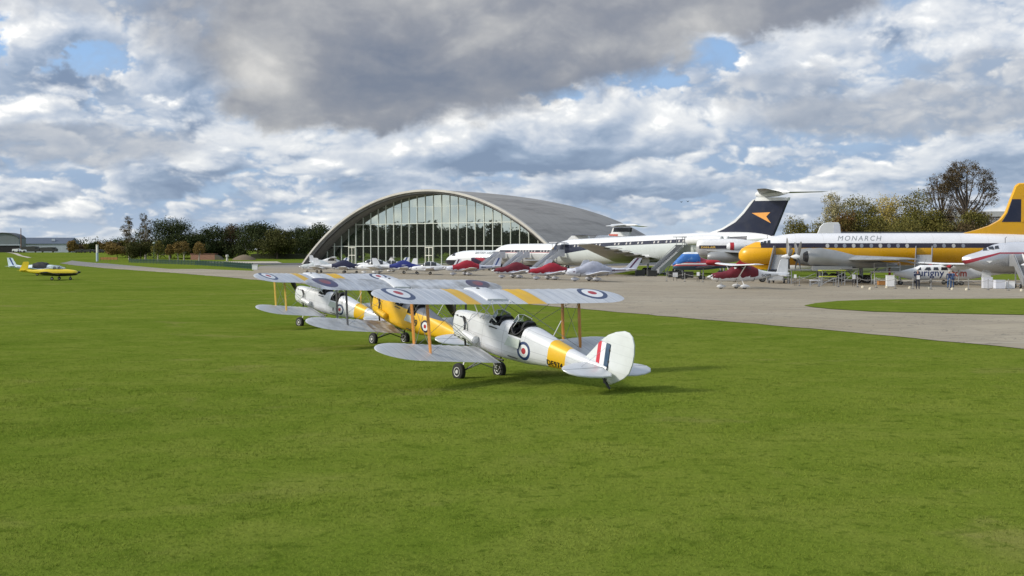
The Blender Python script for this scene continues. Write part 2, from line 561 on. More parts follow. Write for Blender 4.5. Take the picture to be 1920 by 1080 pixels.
def sheet(name, pxpts, material, lift, world=False):
    pts = []
    for p in pxpts:
        if world: pts.append(p)
        else:
            d = 8640 / (p[1] - 470) if len(p) == 2 else p[2]
            pts.append((P(p[0], d), d))
    bm = bmesh.new()
    bm.faces.new([bm.verts.new((x, y, 0)) for x, y in pts])
    bmesh.ops.triangulate(bm, faces=bm.faces)
    for y in YR:
        bmesh.ops.bisect_plane(bm, geom=bm.verts[:] + bm.edges[:] + bm.faces[:], plane_co=(0, y, 0), plane_no=(0, 1, 0))
    for v in bm.verts: v.co.z = T(v.co.x, v.co.y) + lift
    bmesh.ops.recalc_face_normals(bm, faces=bm.faces)
    me = bpy.data.meshes.new(name); bm.to_mesh(me); bm.free(); me.materials.append(material)
    if me.polygons[0].normal.z < 0: me.flip_normals()
    return link(name, me, kind='structure')


def wig(a, b, n, amp):
    """edge between two world points with a slightly ragged line"""
    out = []
    for i in range(n):
        t = i / n; dx, dy = b[0] - a[0], b[1] - a[1]; L = math.hypot(dx, dy); o = random.uniform(-amp, amp) if i else 0
        out.append((a[0] + dx * t - dy / L * o, a[1] + dy * t + dx / L * o))
    return out


def W(px, py): d = 8640 / (py - 470); return (P(px, d), d)


near = [(60, 18), W(1920, 655), W(1560, 620), W(1140, 584), W(830, 556), W(560, 531.5), W(330, 512), W(200, 503.2), W(140, 497.5), W(112, 493.5)]
edge = []
for a_, b_ in zip(near, near[1:]):
    edge += wig(a_, b_, max(2, int(math.hypot(a_[0] - b_[0], a_[1] - b_[1]) / 1.4)), .20)
edge.append(near[-1])
far_ = [W(135, 490.8), W(200, 494), W(255, 499), W(319, 504.5), W(379, 504.5), W(474, 508), W(487, 499.5), (-61, 300), (-52, 352), (30, 352), (120, 400), (420, 300), (420, 60)]
sheet('apron', edge + far_, APRON, .02, world=True)
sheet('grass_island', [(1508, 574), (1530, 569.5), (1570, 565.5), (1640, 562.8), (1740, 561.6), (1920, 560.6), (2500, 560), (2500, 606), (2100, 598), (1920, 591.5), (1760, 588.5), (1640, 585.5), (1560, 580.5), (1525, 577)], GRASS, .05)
# grass under the parked airliners, beyond the apron
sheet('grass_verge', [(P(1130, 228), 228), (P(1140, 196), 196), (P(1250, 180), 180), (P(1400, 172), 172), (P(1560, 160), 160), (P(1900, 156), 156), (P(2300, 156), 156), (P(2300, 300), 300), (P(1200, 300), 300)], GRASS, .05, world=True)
sheet('dark_ramp', [(-62.5, 322), (-51, 330), (-49, 352), (-58, 372), (-78, 352)], ASPH, .06, world=True)
sheet('path', [(P(386, 400), 400), (P(395, 372), 372), (P(475, 366), 366), (P(530, 372), 372), (P(520, 400), 400)], PATH, .05, world=True)
sheet('path', [(P(18, 560), 560), (P(34, 520), 520), (P(42, 480), 480), (P(60, 452), 452), (P(52, 450), 450), (P(34, 480), 480), (P(24, 520), 520), (P(10, 560), 560)], PATH, .06, world=True)

# ---- short mown turf in the near field: real blades
NB = 760000
yy = 8.0 + 50 * rng.random(NB)**1.9
xx = (rng.random(NB) - .5) * (yy * .92 + 3)
ang = rng.random(NB) * 2 * np.pi
hh = (.012 + .016 * rng.random(NB)) * np.clip((62 - yy) / 30, .15, 1) * (1 + .4 * np.sin(xx * .9 + yy * .4) * np.sin(yy * 1.3))
wd = .0022 + .0016 * rng.random(NB); wd *= np.clip(yy / 14, 1, 2.2)
lean = rng.normal(0, .022, (NB, 2))
co = np.zeros((NB, 3, 3), np.float32)
ca, sa = np.cos(ang) * wd, np.sin(ang) * wd
co[:, 0] = np.stack([xx - ca, yy - sa, np.zeros(NB)], 1)
co[:, 1] = np.stack([xx + ca, yy + sa, np.zeros(NB)], 1)
co[:, 2] = np.stack([xx + lean[:, 0], yy + lean[:, 1], hh], 1)
me = bpy.data.meshes.new('grass'); me.vertices.add(NB * 3); me.loops.add(NB * 3); me.polygons.add(NB)
me.vertices.foreach_set('co', co.ravel()); me.loops.foreach_set('vertex_index', np.arange(NB * 3, dtype=np.int32))
me.polygons.foreach_set('loop_start', np.arange(0, NB * 3, 3, dtype=np.int32)); me.update(calc_edges=True)


def blade_col(c):
    b = c.noise(.5, 5, .62, .4); d = c.noise(31, 3, .7); a = c.noise(.035, 5, .6)
    col = c.mix(a.step(.35, .65), (0.1419, 0.2033, 0.0218), (0.1773, 0.2242, 0.0296))
    col = c.mix((b.step(.36, .70) * .5), col, (0.2259, 0.2546, 0.0470))
    g2 = c.noise(.21, 4, .6, .5); col = c.mix((g2.step(.56, .74) * .55), col, (0.2707, 0.2422, 0.0870))
    s1 = c.noise(1.3, 3, .6, .3); s2 = c.noise(3.7, 3, .6, .3)  # same dark spots on the blades, painting in the undulations' shade
    col = c.mix(s1.step(.57, .68).max(s2.step(.56, .67)) * .6, col, (0.0729, 0.1178, 0.0113))
    return c.mix(d.step(.35, .7) * .6, col, (0.2446, 0.2802, 0.0574))


me.materials.append(mat('grass_blades', fn=blade_col, rough=.85, dirt=0, spec=.0))
link('grass', me, kind='stuff')

# ================================================================== TREES
BARK = mat('bark', col=(.085, .065, .048), rough=.9, dirt=.2)
PALEBARK = mat('pale_bark', col=(.34, .31, .26), rough=.9, dirt=.2)


def leafmat(name, c1, c2, c3):
    def fn(c):
        n = c.noise(.45, 4, .6); k = c.noise(3.5, 2, .6)
        return c.mix(k.step(.5, .72) * .6, c.mix(n.step(.38, .62), c1, c2), c3)
    m = mat(name, fn=fn, rough=.75, dirt=0, spec=.15)
    return m


LEAF = {
    'dark': leafmat('leaves_dark_green', (.026, .040, .011), (.048, .062, .018), (.080, .085, .026)),
    'moss': leafmat('leaves_moss', (.045, .052, .013), (.075, .076, .020), (.12, .105, .032)),
    'olive': leafmat('leaves_olive', (.098, .100, .022), (.165, .145, .036), (.25, .19, .05)),
    'autumn': leafmat('leaves_autumn', (.16, .11, .032), (.24, .16, .05), (.13, .12, .032)),
    'yellow': leafmat('leaves_yellow', (.38, .30, .085), (.48, .38, .12), (.26, .23, .07)),
    'pale': leafmat('leaves_pale', (.30, .26, .13), (.42, .37, .19), (.22, .20, .10)),
    'russet': leafmat('leaves_russet', (.16, .075, .028), (.135, .115, .03), (.09, .095, .024)),
    'brown': leafmat('leaves_brown', (.075, .052, .026), (.12, .085, .038), (.058, .058, .02)),
}


def foliage(lobes, nclump, per, size, seed, spread=.2, shell=.55):
    r_ = np.random.default_rng(seed)
    L = np.array(lobes, float)
    vol = L[:, 3] * L[:, 4] * L[:, 5]; pr = vol**.75; pr /= pr.sum()
    li = r_.choice(len(L), nclump, p=pr)
    d = r_.normal(size=(nclump, 3)); d /= np.linalg.norm(d, axis=1)[:, None]
    rad = shell + (1 - shell) * r_.random(nclump)**.6
    cc = L[li, :3] + d * L[li, 3:6] * rad[:, None]
    sp = (L[li, 3:6].mean(1) * spread)
    n = nclump * per
    ci = np.repeat(np.arange(nclump), per)
    p = cc[ci] + r_.normal(size=(n, 3)) * sp[ci][:, None] * np.array([1, 1, .75])
    a = r_.normal(size=(n, 3)); a /= np.linalg.norm(a, axis=1)[:, None]
    b = np.cross(a, r_.normal(size=(n, 3))); b /= np.linalg.norm(b, axis=1)[:, None]
    s1 = size * (.6 + .8 * r_.random(n))[:, None]; s2 = s1 * .55
    co = np.stack([p - a * s1, p - b * s2, p + a * s1, p + b * s2], 1).astype(np.float32)
    me = bpy.data.meshes.new('crown'); me.vertices.add(n * 4); me.loops.add(n * 4); me.polygons.add(n)
    me.vertices.foreach_set('co', co.ravel()); me.loops.foreach_set('vertex_index', np.arange(n * 4, dtype=np.int32))
    me.polygons.foreach_set('loop_start', np.arange(0, n * 4, 4, dtype=np.int32)); me.update(calc_edges=True)
    return me, cc


def tree(label, x, y, H, Rw, leaf, seed, kind='round', nclump=240, per=18, size=.35, bark=BARK, cat='tree', group='trees',
         base=.16, name='broadleaf_tree', sparse=False, z0=None, tw=None):
    rd = random.Random(seed)
    z0 = T(x, y) if z0 is None else z0
    lobes = []
    if kind == 'round':
        for i in range(11):
            a = rd.uniform(0, 6.28); q = rd.uniform(.15, .62); hz = rd.uniform(base + .18, .86)
            env = math.sin(math.pi * min(1, max(.05, (hz - base) / (1.02 - base)))**.8)
            lobes.append((math.cos(a) * Rw * q * env, math.sin(a) * Rw * q * env, H * hz, Rw * rd.uniform(.32, .5), Rw * rd.uniform(.32, .5), H * rd.uniform(.10, .17)))
        lobes.append((0, 0, H * .84, Rw * .45, Rw * .45, H * .15))
        for i in range(6):
            a = 6.28 * i / 6 + rd.uniform(-.3, .3)
            lobes.append((math.cos(a) * Rw * .62, math.sin(a) * Rw * .62, H * rd.uniform(base + .15, .6), Rw * .38, Rw * .38, H * .15))
    elif kind == 'poplar':
        for i in range(9):
            hz = .16 + .82 * i / 9
            ww = Rw * (.5 + .5 * math.sin(math.pi * min(1, .15 + hz * .75))) * rd.uniform(.6, 1)
            lobes.append((rd.uniform(-.35, .35) * Rw, rd.uniform(-.35, .35) * Rw, H * hz, ww * .6, ww * .6, H * .08))
    elif kind == 'tall':
        for i in range(30):
            hz = rd.uniform(.40, .95) if i % 2 else rd.uniform(.72, .97); a = rd.uniform(0, 6.28)
            env = math.sin(math.pi * (hz - .22) / .80)**.6
            lobes.append((math.cos(a) * Rw * .72 * env, math.sin(a) * Rw * .72 * env, H * hz, Rw * .28, Rw * .28, H * .055))
    elif kind == 'bush':
        for i in range(8):
            a = rd.uniform(0, 6.28); lobes.append((math.cos(a) * Rw * .5, math.sin(a) * Rw * .5, H * rd.uniform(.25, .7), Rw * .42, Rw * .42, H * .27))
    t = thing(name, label, cat, (x, y, z0), rd.uniform(0, .4), group)
    me, cc = foliage(lobes, nclump, per, size, seed, spread=.24 if not sparse else .16)
    me.materials.append(LEAF[leaf]); link('crown', me, t)
    tb = MB(); tr = tw or max(.12, H * .021)
    top = H * (.86 if kind in ('tall', 'poplar') else .62)
    pts = [V(0, 0, -.3)] + [V(rd.uniform(-.02, .02) * H, rd.uniform(-.02, .02) * H, top * k) for k in (.25, .5, .75, 1)]
    pts[1].x *= .3
    tb.tube(pts, [tr * 1.25, tr, tr * .8, tr * .55, tr * .15], 8)
    tb.obj('trunk', bark, t, 60)
    lb = MB()
    for (lx, ly, lz, a_, b_, c_) in lobes:
        k = max(.12, min(.9, (lz / top) * .62)); i = min(3, int(k * 4)); s_ = pts[i].lerp(pts[i + 1], k * 4 - i) if k * 4 - i <= 1 else pts[i + 1]
        e_ = V(lx, ly, lz); m_ = s_.lerp(e_, .5) + V(lx * .12, ly * .12, -H * .02 + rd.uniform(-.01, .03) * H)
        lb.tube([s_, m_, e_], [tr * .42, tr * .28, tr * .1], 5)
        for q in range(4 if sparse else 2):
            f_ = e_ + V(rd.uniform(-1, 1) * a_, rd.uniform(-1, 1) * b_, rd.uniform(-.3, 1) * c_)
            lb.tube([m_.lerp(e_, rd.uniform(.2, .9)), f_], [tr * .16, tr * .04], 4)
            if sparse:
                lb.tube([e_.lerp(f_, .5), f_ + V(rd.uniform(-.6, .6) * a_, rd.uniform(-.6, .6) * b_, c_ * rd.uniform(-.2, .8))], [tr * .08, tr * .03], 3)
    lb.obj('limbs', bark, t, 60)
    return t


G1 = 'trees beyond the far end of the airfield'
for px_, top, hw, lf, d, kind, lab, kw in [
    (243, 404, 15, 'brown', 424, 'poplar', 'tall thin half-bare poplar, left one of the two poplars', dict(nclump=260, per=14, size=.15, sparse=True, bark=PALEBARK, tw=.3)),
    (273, 398, 14, 'brown', 428, 'poplar', 'tall thin half-bare poplar beside the big dark tree', dict(nclump=260, per=14, size=.15, sparse=True, bark=PALEBARK, tw=.3)),
    (320, 412, 50, 'dark', 445, 'round', 'big dark domed tree just right of the two poplars', dict(nclump=900, per=22, size=.24)),
    (366, 437, 27, 'dark', 440, 'round', 'smaller dark tree against the right side of the domed tree', dict(nclump=520, per=22, size=.24)),
    (402, 424, 32, 'dark', 450, 'round', 'dark green tree behind the brick shelter', dict(nclump=520, per=22, size=.24)),
    (436, 422, 26, 'brown', 456, 'round', 'dark tree with brownish top between two broad dark trees', dict(nclump=520, per=22, size=.24)),
    (484, 419, 44, 'dark', 446, 'round', 'broad dark tree above the grassy mound with raised crown', dict(nclump=760, per=22, size=.24)),
    (520, 431, 32, 'moss', 436, 'round', 'olive tree with yellowing leaves among the dark ones left of the museum', dict(nclump=600, per=22, size=.24)),
    (556, 427, 26, 'dark', 462, 'round', 'dark tree with gaps in its crown right of the olive tree', dict(nclump=380, per=22, size=.24)),
    (592, 417, 34, 'dark', 448, 'round', 'tall dark tree touching the left edge of the arched roof', dict(nclump=520, per=22, size=.24)),
    (264, 452, 20, 'moss', 415, 'bush', 'low olive tree under the two poplars', dict(nclump=420, per=20, size=.2)),
    (220, 455, 17, 'autumn', 452, 'bush', 'low golden brown tree left of the poplars', dict(nclump=420, per=20, size=.2)),
]:
    Hh = Zp(top, d) - T(0, d)
    tree(lab, P(px_, d), d, Hh, hw * (1.25 if kind == 'poplar' else 1.42) / 2400 * d, lf, int(px_ * 7 + top), kind, group=G1, base=.0, name='poplar_tree' if kind == 'poplar' else 'broadleaf_tree', **kw)
for i, (px_, top, hw, lab) in enumerate([(318, 457, 8, 'small autumn tree with pale trunk, leftmost of the young trees by the lawn'),
                                         (334, 454, 11, 'young autumn tree with pale trunk in the middle of the young trees'),
                                         (345, 452, 12, 'wider brownish young tree behind the two pale-trunked ones'),
                                         (373, 453, 11, 'orange-brown young tree standing in front of the brick shelter')]):
    d = 398 if i != 2 else 412
    tree(lab, P(px_, d), d, Zp(top, d) - T(0, d), hw / 2400 * d, 'autumn', 300 + i, 'round', nclump=260, per=16, size=.15, base=.38, bark=PALEBARK, group='young trees on the lawn', name='young_tree', tw=.2)
tree('small olive tree with pale trunk between the lamp post and the poplars', P(296, 402), 402, 6.6, 2.3, 'olive', 333, 'round', nclump=260, per=16, size=.15, base=.3, bark=PALEBARK, group='young trees on the lawn', name='young_tree', tw=.2)
bl = ['golden', 'brown', 'olive', 'dark', 'pale brown', 'dark green', 'rust-tinged', 'dull green', 'bronze', 'deep green']
bp = ['right against the end of the low grey hangar', 'second from the grey hangar', 'third from the grey hangar', 'behind the row of dark parked vehicles', 'with a flat top in the far hedge line', 'behind the white marker post', 'just right of the marker post', 'above the orange barrier', 'left of the poplars', 'behind the poplar trunks']
for i in range(10):
    px_ = 137 + i * 13.5; d = 560 + (i % 3) * 12
    tree('%s far tree %s' % (bl[i], bp[i]), P(px_, d), d, Zp(449 + (i * 7) % 8, d) - T(0, d), 10.5 / 2400 * d, ['autumn', 'brown', 'olive', 'dark', 'autumn'][i % 5], 500 + i, 'bush', nclump=260, per=18, size=.26, group='far hedge trees')
# a low wooded skyline right along the horizon
fm, _ = foliage([(x, 1150 + 40 * math.sin(x * .05), 2 + 3 * (1 + math.sin(x * .031) * math.sin(x * .013)), 26, 14, 4.5) for x in range(-620, 760, 22)], 5200, 16, .7, 5, spread=.12)
fm.materials.append(LEAF['dark'])
link('far_woods', fm, kind='stuff', loc=(0, 0, 2.7))

G2 = 'autumn trees behind the yellow airliner'
for px_, top, hw, lf, d, kind, lab, kw in [
    (1512, 398, 34, 'olive', 232, 'bush', 'low bushy tree with bare twigs behind the tail of the dark-finned airliner', dict(nclump=520, per=22, size=.14, sparse=True)),
    (1566, 356, 25, 'pale', 240, 'round', 'pale thin-leaved tree rising between two olive trees', dict(nclump=460, per=17, size=.13, sparse=True, bark=PALEBARK)),
    (1610, 369, 46, 'olive', 226, 'round', 'large rounded olive tree with russet left side behind the white tail fin', dict(nclump=1240, per=26, size=.14)),
    (1585, 392, 28, 'russet', 222, 'round', 'russet tree leaning against the large olive tree', dict(nclump=600, per=24, size=.14)),
    (1668, 365, 34, 'yellow', 248, 'round', 'bright yellow tree behind the airliner lettering', dict(nclump=660, per=24, size=.14)),
    (1716, 357, 38, 'olive', 230, 'round', 'olive tree with dark rounded top right of the yellow tree', dict(nclump=1040, per=24, size=.14)),
    (1750, 392, 34, 'olive', 224, 'round', 'dull green tree under the thin bare-branched tree', dict(nclump=760, per=24, size=.14)),
    (1762, 323, 27, 'brown', 236, 'tall', 'tall thin tree with bare upper branches left of the tallest tree', dict(nclump=340, per=13, size=.10, sparse=True, tw=.24)),
    (1812, 302, 42, 'brown', 230, 'tall', 'tallest dark tree with open crown and visible trunk', dict(nclump=840, per=18, size=.11, sparse=True, tw=.34)),
    (1820, 396, 34, 'olive', 222, 'round', 'dark leafy undergrowth tree below the tallest tree', dict(nclump=720, per=22, size=.14)),
    (1862, 412, 26, 'brown', 226, 'bush', 'scrubby brown tree in front of the pale roofed hangar', dict(nclump=400, per=19, size=.14)),
    (1545, 404, 30, 'olive', 228, 'bush', 'low olive tree filling the gap left of the large olive tree', dict(nclump=420, per=22, size=.14)),
    (1792, 400, 34, 'brown', 219, 'bush', 'brown leafed tree at the foot of the tall thin tree', dict(nclump=420, per=22, size=.14)),
    (1690, 396, 34, 'olive', 219, 'bush', 'dull olive tree below the yellow tree', dict(nclump=420, per=22, size=.14)),
    (1650, 408, 30, 'olive', 220, 'round', 'low green tree in front of the yellow one', dict(nclump=600, per=22, size=.14)),
]:
    Hh = Zp(top, d)
    tree(lab, P(px_, d), d, Hh, hw * 1.42 / 2400 * d, lf, int(px_ * 3 + top), kind, group=G2, base=.05, **kw)

# trees far off to the left, out of the frame: they are what the museum glass mirrors
G3 = 'trees mirrored in the museum glass'
src = tree('broad dark tree beyond the left of the field, mirrored in the museum glass', -262, 230, 17, 11, 'dark', 901, 'round', nclump=420, per=16, size=.7, group=G3, base=-.15)
for i in range(15):
    q = copy_tree(src); q.location = (-262 - (i % 3) * 7, 243 + i * 10.5, 0); q.rotation_euler = (0, 0, i * 1.7); k = .78 + .3 * ((i * 37) % 10) / 10; q.scale = (k * 1.1, k * 1.1, k)

# ================================================================== MUSEUM
CONC = mat('museum_concrete', fn=lambda c: c.layers((.30, .29, .275), (c.noise(1, 6, .65, .5, sc=(.35, .05, .3)).step(.42, .7) * .55, (.10, .098, .095)),
                                                    (c.noise(1.6, 5, .6, sc=(.5, .06, .4)).step(.55, .75) * .45, (.36, .355, .34)),
                                                    ((c.y.mod(3.4) < .16) * .30, (.10, .098, .095))), rough=.8, dirt=.1, dscale=.15)
RIM = mat('pale_concrete', col=(.56, .54, .49), rough=.75, dirt=.2, dscale=.3)
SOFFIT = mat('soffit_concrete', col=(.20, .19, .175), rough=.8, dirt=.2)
MULL = mat('mullion_paint', col=(.66, .70, .62), rough=.45, dirt=.1)
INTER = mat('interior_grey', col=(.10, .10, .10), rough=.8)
gl = bpy.data.materials.new('coated_glass'); gl.use_nodes = True
gt = gl.node_tree; gt.nodes.clear()
go = gt.nodes.new('ShaderNodeOutputMaterial'); gm = gt.nodes.new('ShaderNodeMixShader'); gg = gt.nodes.new('ShaderNodeBsdfGlossy'); gr = gt.nodes.new('ShaderNodeBsdfTransparent')
gg.inputs['Color'].default_value = (.86, .93, .85, 1); gg.inputs['Roughness'].default_value = .015
gr.inputs['Color'].default_value = (.36, .45, .40, 1); gm.inputs[0].default_value = .53
gt.links.new(gr.outputs[0], gm.inputs[1]); gt.links.new(gg.outputs[0], gm.inputs[2]); dfu = gt.nodes.new('ShaderNodeBsdfDiffuse'); dfu.inputs[0].default_value = (.55, .62, .55, 1); gm2 = gt.nodes.new('ShaderNodeMixShader'); gm2.inputs[0].default_value = .025
gt.links.new(gm.outputs[0], gm2.inputs[1]); gt.links.new(dfu.outputs[0], gm2.inputs[2]); gt.links.new(gm2.outputs[0], go.inputs[0])

MA = V(P(579, 345), 345, 0); MWID = 88.0
mu = thing('museum_building', 'huge arched concrete museum hall with glazed front behind the light aircraft', 'building', MA, math.atan2(-.63, .777))
MR = (44**2 + 18.9**2) / (2 * 18.9)


def arch(x, k=0): return math.sqrt(max(0, (MR - k)**2 - (x - 44)**2)) - (MR - 18.9)


def arc_ring(yv, hw, h, inset, n=56):
    Rr = (hw**2 + h**2) / (2 * h); zc = h - Rr; a0 = math.asin(min(1, hw / Rr)); Ri = Rr - inset; ai = math.acos(max(-1, min(1, -zc / Ri))) if -zc < Ri else a0
    pts = []
    for i in range(n + 1):
        a = -a0 + 2 * a0 * i / n; pts.append(V(44 + Rr * math.sin(a), yv, zc + Rr * math.cos(a) - .3))
    for i in range(n + 1):
        a = ai - 2 * ai * i / n; pts.append(V(44 + Ri * math.sin(a), yv, zc + Ri * math.cos(a) - .3))
    return pts


st_ = []
for i in range(25):
    t_ = i / 24; yv = -1.6 + 75 * t_
    st_.append((yv, 44.6 * (1 - .40 * t_**2.2), 18.9 * (1 - .36 * t_**2.7)))
rb = MB(); rb.loft([arc_ring(y_, hw_, h_, .9) for y_, hw_, h_ in st_]); rb.obj('roof', CONC, mu, 25)
rm = MB(); rm.loft([arc_ring(-2.3, 44.72, 18.98, .5), arc_ring(-1.61, 44.72, 18.98, .5)]); rm.obj('roof_rim', RIM, mu, 25)
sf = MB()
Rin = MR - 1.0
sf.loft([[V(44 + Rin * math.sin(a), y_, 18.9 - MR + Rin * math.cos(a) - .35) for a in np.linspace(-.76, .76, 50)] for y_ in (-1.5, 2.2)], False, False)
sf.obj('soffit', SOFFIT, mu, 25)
bw_, bh_ = st_[-1][1], st_[-1][2]
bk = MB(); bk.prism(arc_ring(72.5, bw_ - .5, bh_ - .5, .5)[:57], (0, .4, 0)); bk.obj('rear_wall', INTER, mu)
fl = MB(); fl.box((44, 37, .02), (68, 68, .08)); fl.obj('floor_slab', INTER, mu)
BAY = 2.75; nb = int(MWID / BAY)
GY = 1.7
ROWS = [0.1, 4.75, 10.4]
mullx = [BAY * k for k in range(1, nb) if arch(BAY * k, 1.0) > .9]
mm = None
for x in mullx:
    zt = arch(x, 1.05) - .3
    b = MB(); b.box((0, GY, zt / 2), (.145, .30, zt)); b.obj('mullion', MULL, mu, loc=(x, 0, 0))
for zt in (4.75, 10.4):
    ex = math.sqrt((MR - 1.3)**2 - (zt + MR - 18.9 + .3)**2)
    b = MB(); b.box((44, GY - .03, zt), (2 * ex, .2, .17)); b.obj('transom', MULL, mu)
cells = [max(mullx[0] - BAY, 1.2)] + mullx + [min(mullx[-1] + BAY, 86.8)]
for i in range(len(cells) - 1):
    a, b_ = cells[i], cells[i + 1]
    for r_i in range(3):
        z0 = ROWS[r_i]
        za = arch(a, 1.05) - .3; zb = arch(b_, 1.05) - .3
        z1a = min(za, ROWS[r_i + 1]) if r_i < 2 else za
        z1b = min(zb, ROWS[r_i + 1]) if r_i < 2 else zb
        if r_i == 2:   # the tall top row is split once more
            segs = [(z0, min(14.6, za), min(14.6, zb)), (14.6, za, zb)]
        else: segs = [(z0, z1a, z1b)]
        for (q0, qa, qb) in segs:
            if max(qa, qb) - q0 < .4: continue
            t1, t2, t3 = (random.uniform(-.011, .011) for _ in range(3))
            pts = [V(a + .1, GY + t1, q0), V(b_ - .1, GY + t2, q0)]
            if qb > q0: pts.append(V(b_ - .1, GY + t2 + t3, qb))
            if qa > q0: pts.append(V(a + .1, GY + t1 + t3, qa))
            m_ = MB(); m_.prism(pts, (0, .03, 0)); m_.obj('pane', gl, mu)
ex = math.sqrt((MR - 1.3)**2 - (14.6 + MR - 18.9 + .3)**2)
b = MB(); b.box((44, GY + .04, 14.6), (2 * ex, .1, .07)); b.obj('transom', MULL, mu)
for k in (5, 15):
    x0 = BAY * k
    d_ = MB()
    for xx_ in (x0 + .15, x0 + BAY / 2, x0 + BAY - .15): d_.box((xx_, GY - .22, 2.3), (.16, .12, 4.5))
    for zz_ in (2.4, 4.4): d_.box((x0 + BAY / 2, GY - .24, zz_), (BAY - .2, .1, .16))
    d_.obj('entrance_frame', mat('white_frame', col=(.78, .78, .68), rough=.4), mu)

# hangar far left
CORR = mat('corrugated_steel', fn=lambda c: c.mix((c.x.mod(.6) < .3) * .4, (.17, .20, .21), (.11, .135, .15)), rough=.6, dirt=.3, dscale=.3)
WALLW = mat('pale_wall_cladding', fn=lambda c: c.mix((c.x.mod(1.2) < .1) * .4, (.42, .47, .52), (.28, .32, .36)), rough=.6, dirt=.15, dscale=.3)
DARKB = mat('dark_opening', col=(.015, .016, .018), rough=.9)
d = 620; z0 = T(0, d)
h1 = thing('arched_hangar', 'grey arched hangar with open dark door at the far left edge', 'hangar', (P(6, d), d, z0), 0)
wv = 30 / 2400 * d
pts = [V(-wv, 0, 0), V(-wv, 0, Zp(447, d) - z0)] + [V(wv * math.sin(a), 0, (Zp(447, d) - z0) + (Zp(436.5, d) - Zp(447, d)) * (math.cos(a) - math.cos(1.35)) / (1 - math.cos(1.35))) for a in np.linspace(-1.35, 1.35, 15)] + [V(wv, 0, Zp(447, d) - z0), V(wv, 0, 0)]
b = MB(); b.prism(pts[1:-1] + [V(wv, 0, 0), V(-wv, 0, 0)], (0, 9, 0)); b.obj('wall', CORR, h1)
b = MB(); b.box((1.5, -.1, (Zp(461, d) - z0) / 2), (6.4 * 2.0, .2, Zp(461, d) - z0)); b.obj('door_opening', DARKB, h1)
b = MB(); b.box((1.5, -.3, Zp(460, d) - z0 + .2), (15.2, .4, .5)); b.obj('door_track', WALLW, h1)
b = MB(); ring = []
for yv in (-.6, 9.3): ring.append([V(q.x * 1.03, yv, q.z + .15) for q in pts[2:-2]] + [V(q.x * 1.0, yv, q.z - .15) for q in pts[2:-2][::-1]])
b.loft(ring); b.obj('roof', mat('roof_dark_grey', col=(.07, .08, .09), rough=.7), h1)
d = 640; z0 = T(0, d)
h2 = thing('industrial_shed', 'long low shed with pale blue-grey wall and slate blue roof beside the arched hangar', 'shed', (P(82, d), d, z0))
hw = 47 / 2400 * d; e1 = Zp(457, d) - z0; e2 = Zp(449, d) - z0
b = MB(); b.box((0, 8, e1 / 2), (2 * hw, 16, e1)); b.obj('wall', WALLW, h2)
b = MB(); b.prism([V(-hw - .4, -.5, e1), V(-hw - .4, 16.5, e1), V(-hw - .4, 8, e2 + 1)], (2 * hw + .8, 0, 0))
b.obj('roof', mat('slate_blue_roof', fn=lambda c: c.mix((c.x.mod(1.0) < .12) * .5, (.075, .10, .145), (.14, .17, .21)), rough=.6, dirt=.2), h2)
b = MB()
b.box((0, 3.2, e1 + 1.9), (1.6, 1.4, 1.2)); b.obj('roof_vent', WALLW, h2, loc=(4, 0, 0))
b = MB(); b.box((hw + .3, -.1, e1 / 2), (.5, .5, e1)); b.obj('corner_post', DARKB, h2)
d = 600
b = MB(); b.tube([(0, 0, 0), (0, 0, Zp(428, d) - T(0, d))], [.28, .16], 8)
for k in range(6): b.tube([(-.3, 0, 2 + k * 1.6), (.3, 0, 2 + k * 1.6)], .04, 4)
o = b.obj('radio_mast', mat('mast_brown', col=(.20, .10, .07), rough=.7), loc=(P(40, d), d, T(0, d))); tag(o, 'thin brown mast rising beside the arched hangar', 'mast')

# far parked vehicles in front of the sheds
DKG = mat('camouflage_dark', col=(.035, .038, .035), rough=.7); WHT = mat('white_paint', col=(.78, .79, .80), rough=.35, dirt=.1)
TYRE = mat('tyre_rubber', col=(.018, .018, .018), rough=.8, dirt=0); GLS = mat('dark_glass', col=(.03, .035, .04), rough=.12, dirt=0, spec=.8)


def far_vehicle(label, px_, d, L, h, m, name='parked_truck', cat='truck'):
    t = thing(name, label, cat, (P(px_, d), d, T(0, d)), 0, 'vehicles parked by the far sheds')
    b = MB(); b.prism([V(-L / 2, -1.1, .5), V(L / 2, -1.1, .5), V(L / 2, -1.1, h * .62), V(L * .38, -1.1, h * .95), V(L * .2, -1.1, h), V(-L * .46, -1.1, h * .92), V(-L / 2, -1.1, h * .6)], (0, 2.2, 0)); b.obj('body', m, t)
    b = MB(); b.box((L * .33, -1.13, h * .72), (L * .12, .08, h * .22)); b.obj('side_window', GLS, t)
    for x in (-.33, .3): wheel(t, (x * L, -1.0, .45), .45, .3, TYRE, DKG, n=12)


far_vehicle('dark green long vehicle parked nearest the arched hangar', 58, 585, 8.5, 2.9, DKG)
far_vehicle('dark vehicle with rounded rear in front of the pale shed wall', 92, 585, 7.6, 2.5, DKG)
far_vehicle('white van by the hangar door beside the pale path', 32, 560, 3.4, 1.7, WHT, 'parked_van', 'van')
far_vehicle('small white car on the lawn right of the pale path', 44, 550, 2.3, 1.3, WHT, 'parked_car', 'car')
for i, px_ in enumerate((150, 166, 184, 200, 216)):
    far_vehicle(['dark vehicle left of the marker post, first from the shed', 'dark vehicle between the shed and the marker post', 'dark vehicle right behind the marker post', 'dark vehicle behind the orange barrier', 'dark vehicle nearest the poplars'][i], px_, 540, 3.6, 1.5, DKG, 'parked_car', 'car')

